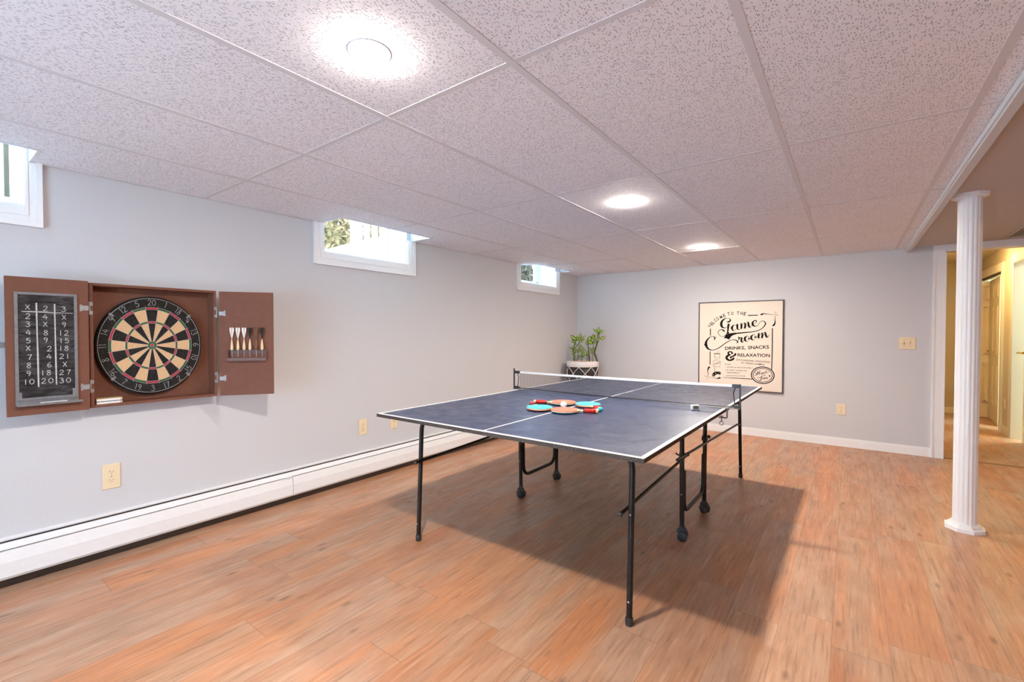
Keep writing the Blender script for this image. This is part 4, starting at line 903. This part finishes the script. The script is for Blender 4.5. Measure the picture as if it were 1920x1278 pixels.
for (ch_, u, v, a) in P_ARC:
    vs, fs = text_mesh(ch_, 0.02); x0 = min(q.x for q in vs); x1 = max(q.x for q in vs); a = radians(a); S = 40/.72; SX = min(1, 26/((x1-x0)*S)); out = []
    for q in vs:
        x = (q.x-(x0+x1)/2)*S*SX; y = (q.y-.36)*S; out.append(((u+x*cos(a)-y*sin(a))/1000, -.0182, (v+x*sin(a)+y*cos(a))/1000))
    b.add(out, fs)
b.build('printed_text', 'ink', paper, fix=False)

# ================================================================== PLANT
pc = (.275, -.35); RZ = .828
o = empty('plant_stand', (pc[0], pc[1], 0)); tag(o, 'small wooden stand under the potted plant in the far corner', 'plant stand')
b = MB(); b.lathe([(.001,.462),(.20,.462),(.205,.466),(.205,.476),(.20,.480),(.001,.480)], n=32); b.build('top', 'stand_wood', o)
for k in range(4):
    a = pi/4+k*pi/2; b = MB(); b.tube([(.165*cos(a),.165*sin(a),.0),(.15*cos(a),.15*sin(a),.465)], .014, 10); b.build('leg', 'stand_wood', o)
plant = empty('potted_plant', (pc[0], pc[1], .481)); tag(plant, 'leafy potted plant in a black and white lattice pot in the far corner', 'potted plant')
hp = RZ-.481; Rp = .214
b = MB(); b.lathe([(.19,0),(.198,.004),(Rp,hp*.5),(Rp,hp*.78),(Rp-.02,hp*.78)], n=48); pot = b.build('pot', 'pot_black', plant)
b = MB(); b.lathe([(Rp-.01,hp*.775),(Rp+.004,hp*.775),(Rp+.007,hp*.80),(Rp+.007,hp-.004),(Rp+.003,hp),(Rp-.012,hp),(Rp-.016,hp*.80)], n=48); b.build('rim_band', 'pot_white', pot)
b = MB(); NL = 8
def prad(z): return (.198+(Rp-.198)*min(1, z/(hp*.5)))+.0022
for k in range(NL):
    for s in (-1, 1):
        P = []
        for i in range(13):
            t = i/12; z = hp*.775*(1-t)+.002; a = 2*pi*k/NL+.25+s*t*2*pi/NL*1.5; P.append((prad(z)*cos(a), prad(z)*sin(a), z))
        b.tube(P, .0042, 6)
b.build('lattice_line', 'pot_white', pot)
b = MB(); b.lathe([(.001,hp-.05),(Rp-.018,hp-.05),(Rp-.018,hp-.028),(.001,hp-.018)], n=32); soil = b.build('soil', 'soil', plant)
for (x, y, r) in ((-.06,-.09,.036),(-.02,-.12,.028),(-.09,-.04,.024),(.09,-.10,.034),(.05,-.06,.03),(.12,-.05,.024),(.02,-.10,.02)):
    b = MB(); b.sphere((x, y, hp-.014), r, 10, 7, 0, (1,1,.62)); b.build('pebble', 'pebble', soil)
KX, KZ = .00052, .00047
def pl(X, Y, y=0.0): return Vector(((X-675)*KX, y, hp+(1170-Y)*KZ))
stems = [([(400,1190,.02),(392,1000,.02),(388,800,.0),(430,720,-.01),(480,620,-.02),(520,560,-.02)], .013, 'stem_green'), ([(470,1190,-.03),(455,1000,-.03),(440,850,-.02),(500,720,0),(560,640,.01),(620,520,.01)], .011, 'stem_green'),
         ([(880,1180,.0),(865,1000,.0),(840,850,.01),(830,700,.0)], .011, 'stem'), ([(1090,1190,.02),(1060,1080,.02),(1015,960,.01),(1035,860,.0),(1075,760,-.01),(1110,640,-.01),(1150,520,0),(1150,400,0),(1145,320,0)], .012, 'stem'),
         ([(985,1190,-.02),(1000,900,-.02),(1005,760,-.02),(1020,600,-.03)], .007, 'stem_green'), ([(560,1190,-.06),(590,1000,-.05),(600,850,-.05)], .006, 'stem_green'), ([(760,1190,.05),(770,1000,.04),(790,900,.03)], .006, 'stem_green'), ([(660,1190,-.02),(690,1000,-.03),(660,860,-.04),(600,740,-.03),(560,700,-.02)], .006, 'stem_green')]
for P, r, m in stems:
    b = MB(); S = spline([tuple(pl(*p)) for p in P], 4); b.tube(S, [r*(1-.45*i/len(S)) for i in range(len(S))], 8); b.build('stem', m, plant)
def leaf(base, tip, w, bend=.12, roll=None):
    B, T = Vector(base), Vector(tip); d = T-B; L = d.length; d.normalize()
    v = Vector((rnd.uniform(-.35,.35), -1, rnd.uniform(-.3,.5))) if roll is None else Vector(roll)
    n = (v-d*v.dot(d)).normalized(); s = d.cross(n); nu = 8; b = MB(); rows = []
    for i in range(nu+1):
        t = i/nu; ww = w*.5*(sin(pi*min(1,t*.94+.06))**.75)*(1-.18*t); c = B+d*(L*t)-n*(bend*L*t*t)+Vector((0,0,-bend*.3*L*t*t))
        rows.append([c+s*(ww*q)+n*(abs(q)*ww*.30) for q in (-1,-.58,0,.58,1)])
    vs = [p for r_ in rows for p in r_]
    for i in range(nu):
        for j in range(4):
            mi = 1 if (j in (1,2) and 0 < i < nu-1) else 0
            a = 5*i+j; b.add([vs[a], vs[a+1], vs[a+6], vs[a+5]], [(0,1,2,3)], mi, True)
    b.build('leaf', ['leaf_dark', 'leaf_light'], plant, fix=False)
for (x0,y0_,x1,y1_,w) in [(500,560,340,405,84),(520,575,525,410,74),(560,560,600,440,60),(630,500,578,340,58),(640,500,765,412,26),(650,520,775,530,28),(480,600,335,590,78),(560,600,700,560,66),(470,690,388,640,54),(590,560,690,470,50),(430,790,298,825,44),(570,700,690,870,46),(450,760,380,790,40),
    (835,640,862,415,100),(830,705,778,560,64),(845,700,860,600,50),(985,655,868,570,84),(1005,675,1045,530,74),(1030,540,1005,390,86),(1050,450,930,362,26),(1080,590,1195,480,62),(1170,520,1305,450,64),(1130,490,1185,380,66),(1145,350,1132,165,74),(1140,350,1020,218,50),(1150,350,1275,262,62),(1140,400,1085,362,32),(1130,400,1180,400,36),(1040,620,1100,610,40)]:
    y = rnd.uniform(-.05, .05); leaf(pl(x0,y0_,y*.3), pl(x1,y1_,y), w*KX*1.35)
for (cx, cy, sx, sy, n) in ((570,950,90,130,17),(940,930,60,120,12),(780,960,50,90,8),(460,930,50,100,6)):
    for k in range(n):
        a = rnd.uniform(0, 2*pi); X = cx+rnd.uniform(-sx, sx); Y = cy+rnd.uniform(-sy, sy); y = rnd.uniform(-.10,.08); l = rnd.uniform(60,110)
        leaf(pl(X, Y, y), pl(X+l*cos(a), Y-abs(l*sin(a)), y+rnd.uniform(-.03,.03)), rnd.uniform(34,58)*KX)

# ================================================================== OUTSIDE THE WINDOWS
b = MB(); b.box(-14, -.3, -14, 8, 1.80, 1.90); struct(b.build('ground', 'snow'))
def bush(name, c, r, n, m, label, seed=1):
    rr = random.Random(seed); b = MB(); b.sphere((0,0,0), 1, 14, 10, 0, (r[0]*.8, r[1]*.8, r[2]*.8))
    for k in range(n):
        th_, ph = rr.uniform(0, 2*pi), math.acos(rr.uniform(-1,1)); q = rr.uniform(.78, 1.05)
        p = Vector((r[0]*q*sin(ph)*cos(th_), r[1]*q*sin(ph)*sin(th_), r[2]*q*cos(ph))); s = rr.uniform(.03,.07)
        u = Vector((rr.uniform(-1,1), rr.uniform(-1,1), rr.uniform(-1,1))).normalized(); w = u.orthogonal().normalized()*.5
        b.add([p-u*s, p+w*s, p+u*s, p-w*s], [(0,1,2,3)])
    o = b.build(name, m, fix=False); o.location = c; tag(o, label, 'bush'); return o
bush('hedge', (-3.6, -2.45, 2.65), (.7, 1.0, .78), 5200, 'hedge', 'brown green hedge outside the middle window', 3)
bush('hedge', (-3.9, -.35, 2.65), (.7, .95, .78), 3000, 'hedge', 'brown green shrub behind the white railing outside the middle window', 4)
bush('hedge', (-2.6, 1.6, 2.55), (.6, .62, .70), 3000, 'hedge2', 'dark olive shrub outside the window nearest the far corner', 5)
rl = empty('railing', (-1.5, -2.6, 1.90)); tag(rl, 'white painted railing with pickets outside the middle window', 'railing')
b = MB(); b.prism([(-3.3+2.6,-.02),(-3.3+2.6,.20),(-2.80+2.6,.385),(-2.0+2.6,.66),(-2.0+2.6,-.02)], -.02, .02, 0, lambda y, z, x: (x, y, z)); b.build('stringer', 'white', rl)
b = MB(); b.bbox(-.045, .045, -.20, -.085, .20, 1.1, .005); b.build('post', 'white', rl)
for k in range(5):
    y = -.025+k*.115; b = MB(); b.box(-.018, .018, y, y+.058, .34+k*.04, 1.1); b.build('picket', 'white', rl)
b = MB(); b.box(-.03,.03,-.22,.62,1.1,1.15); b.build('top_rail', 'white', rl)
b = MB(); b.bbox(-.02, .02, -.016, .016, 0, 1.0, .003); o = b.build('timber_stake', 'post_tan'); o.location = (-.60, -5.640, 1.901); tag(o, 'weathered tan timber stake outside the leftmost window', 'stake')
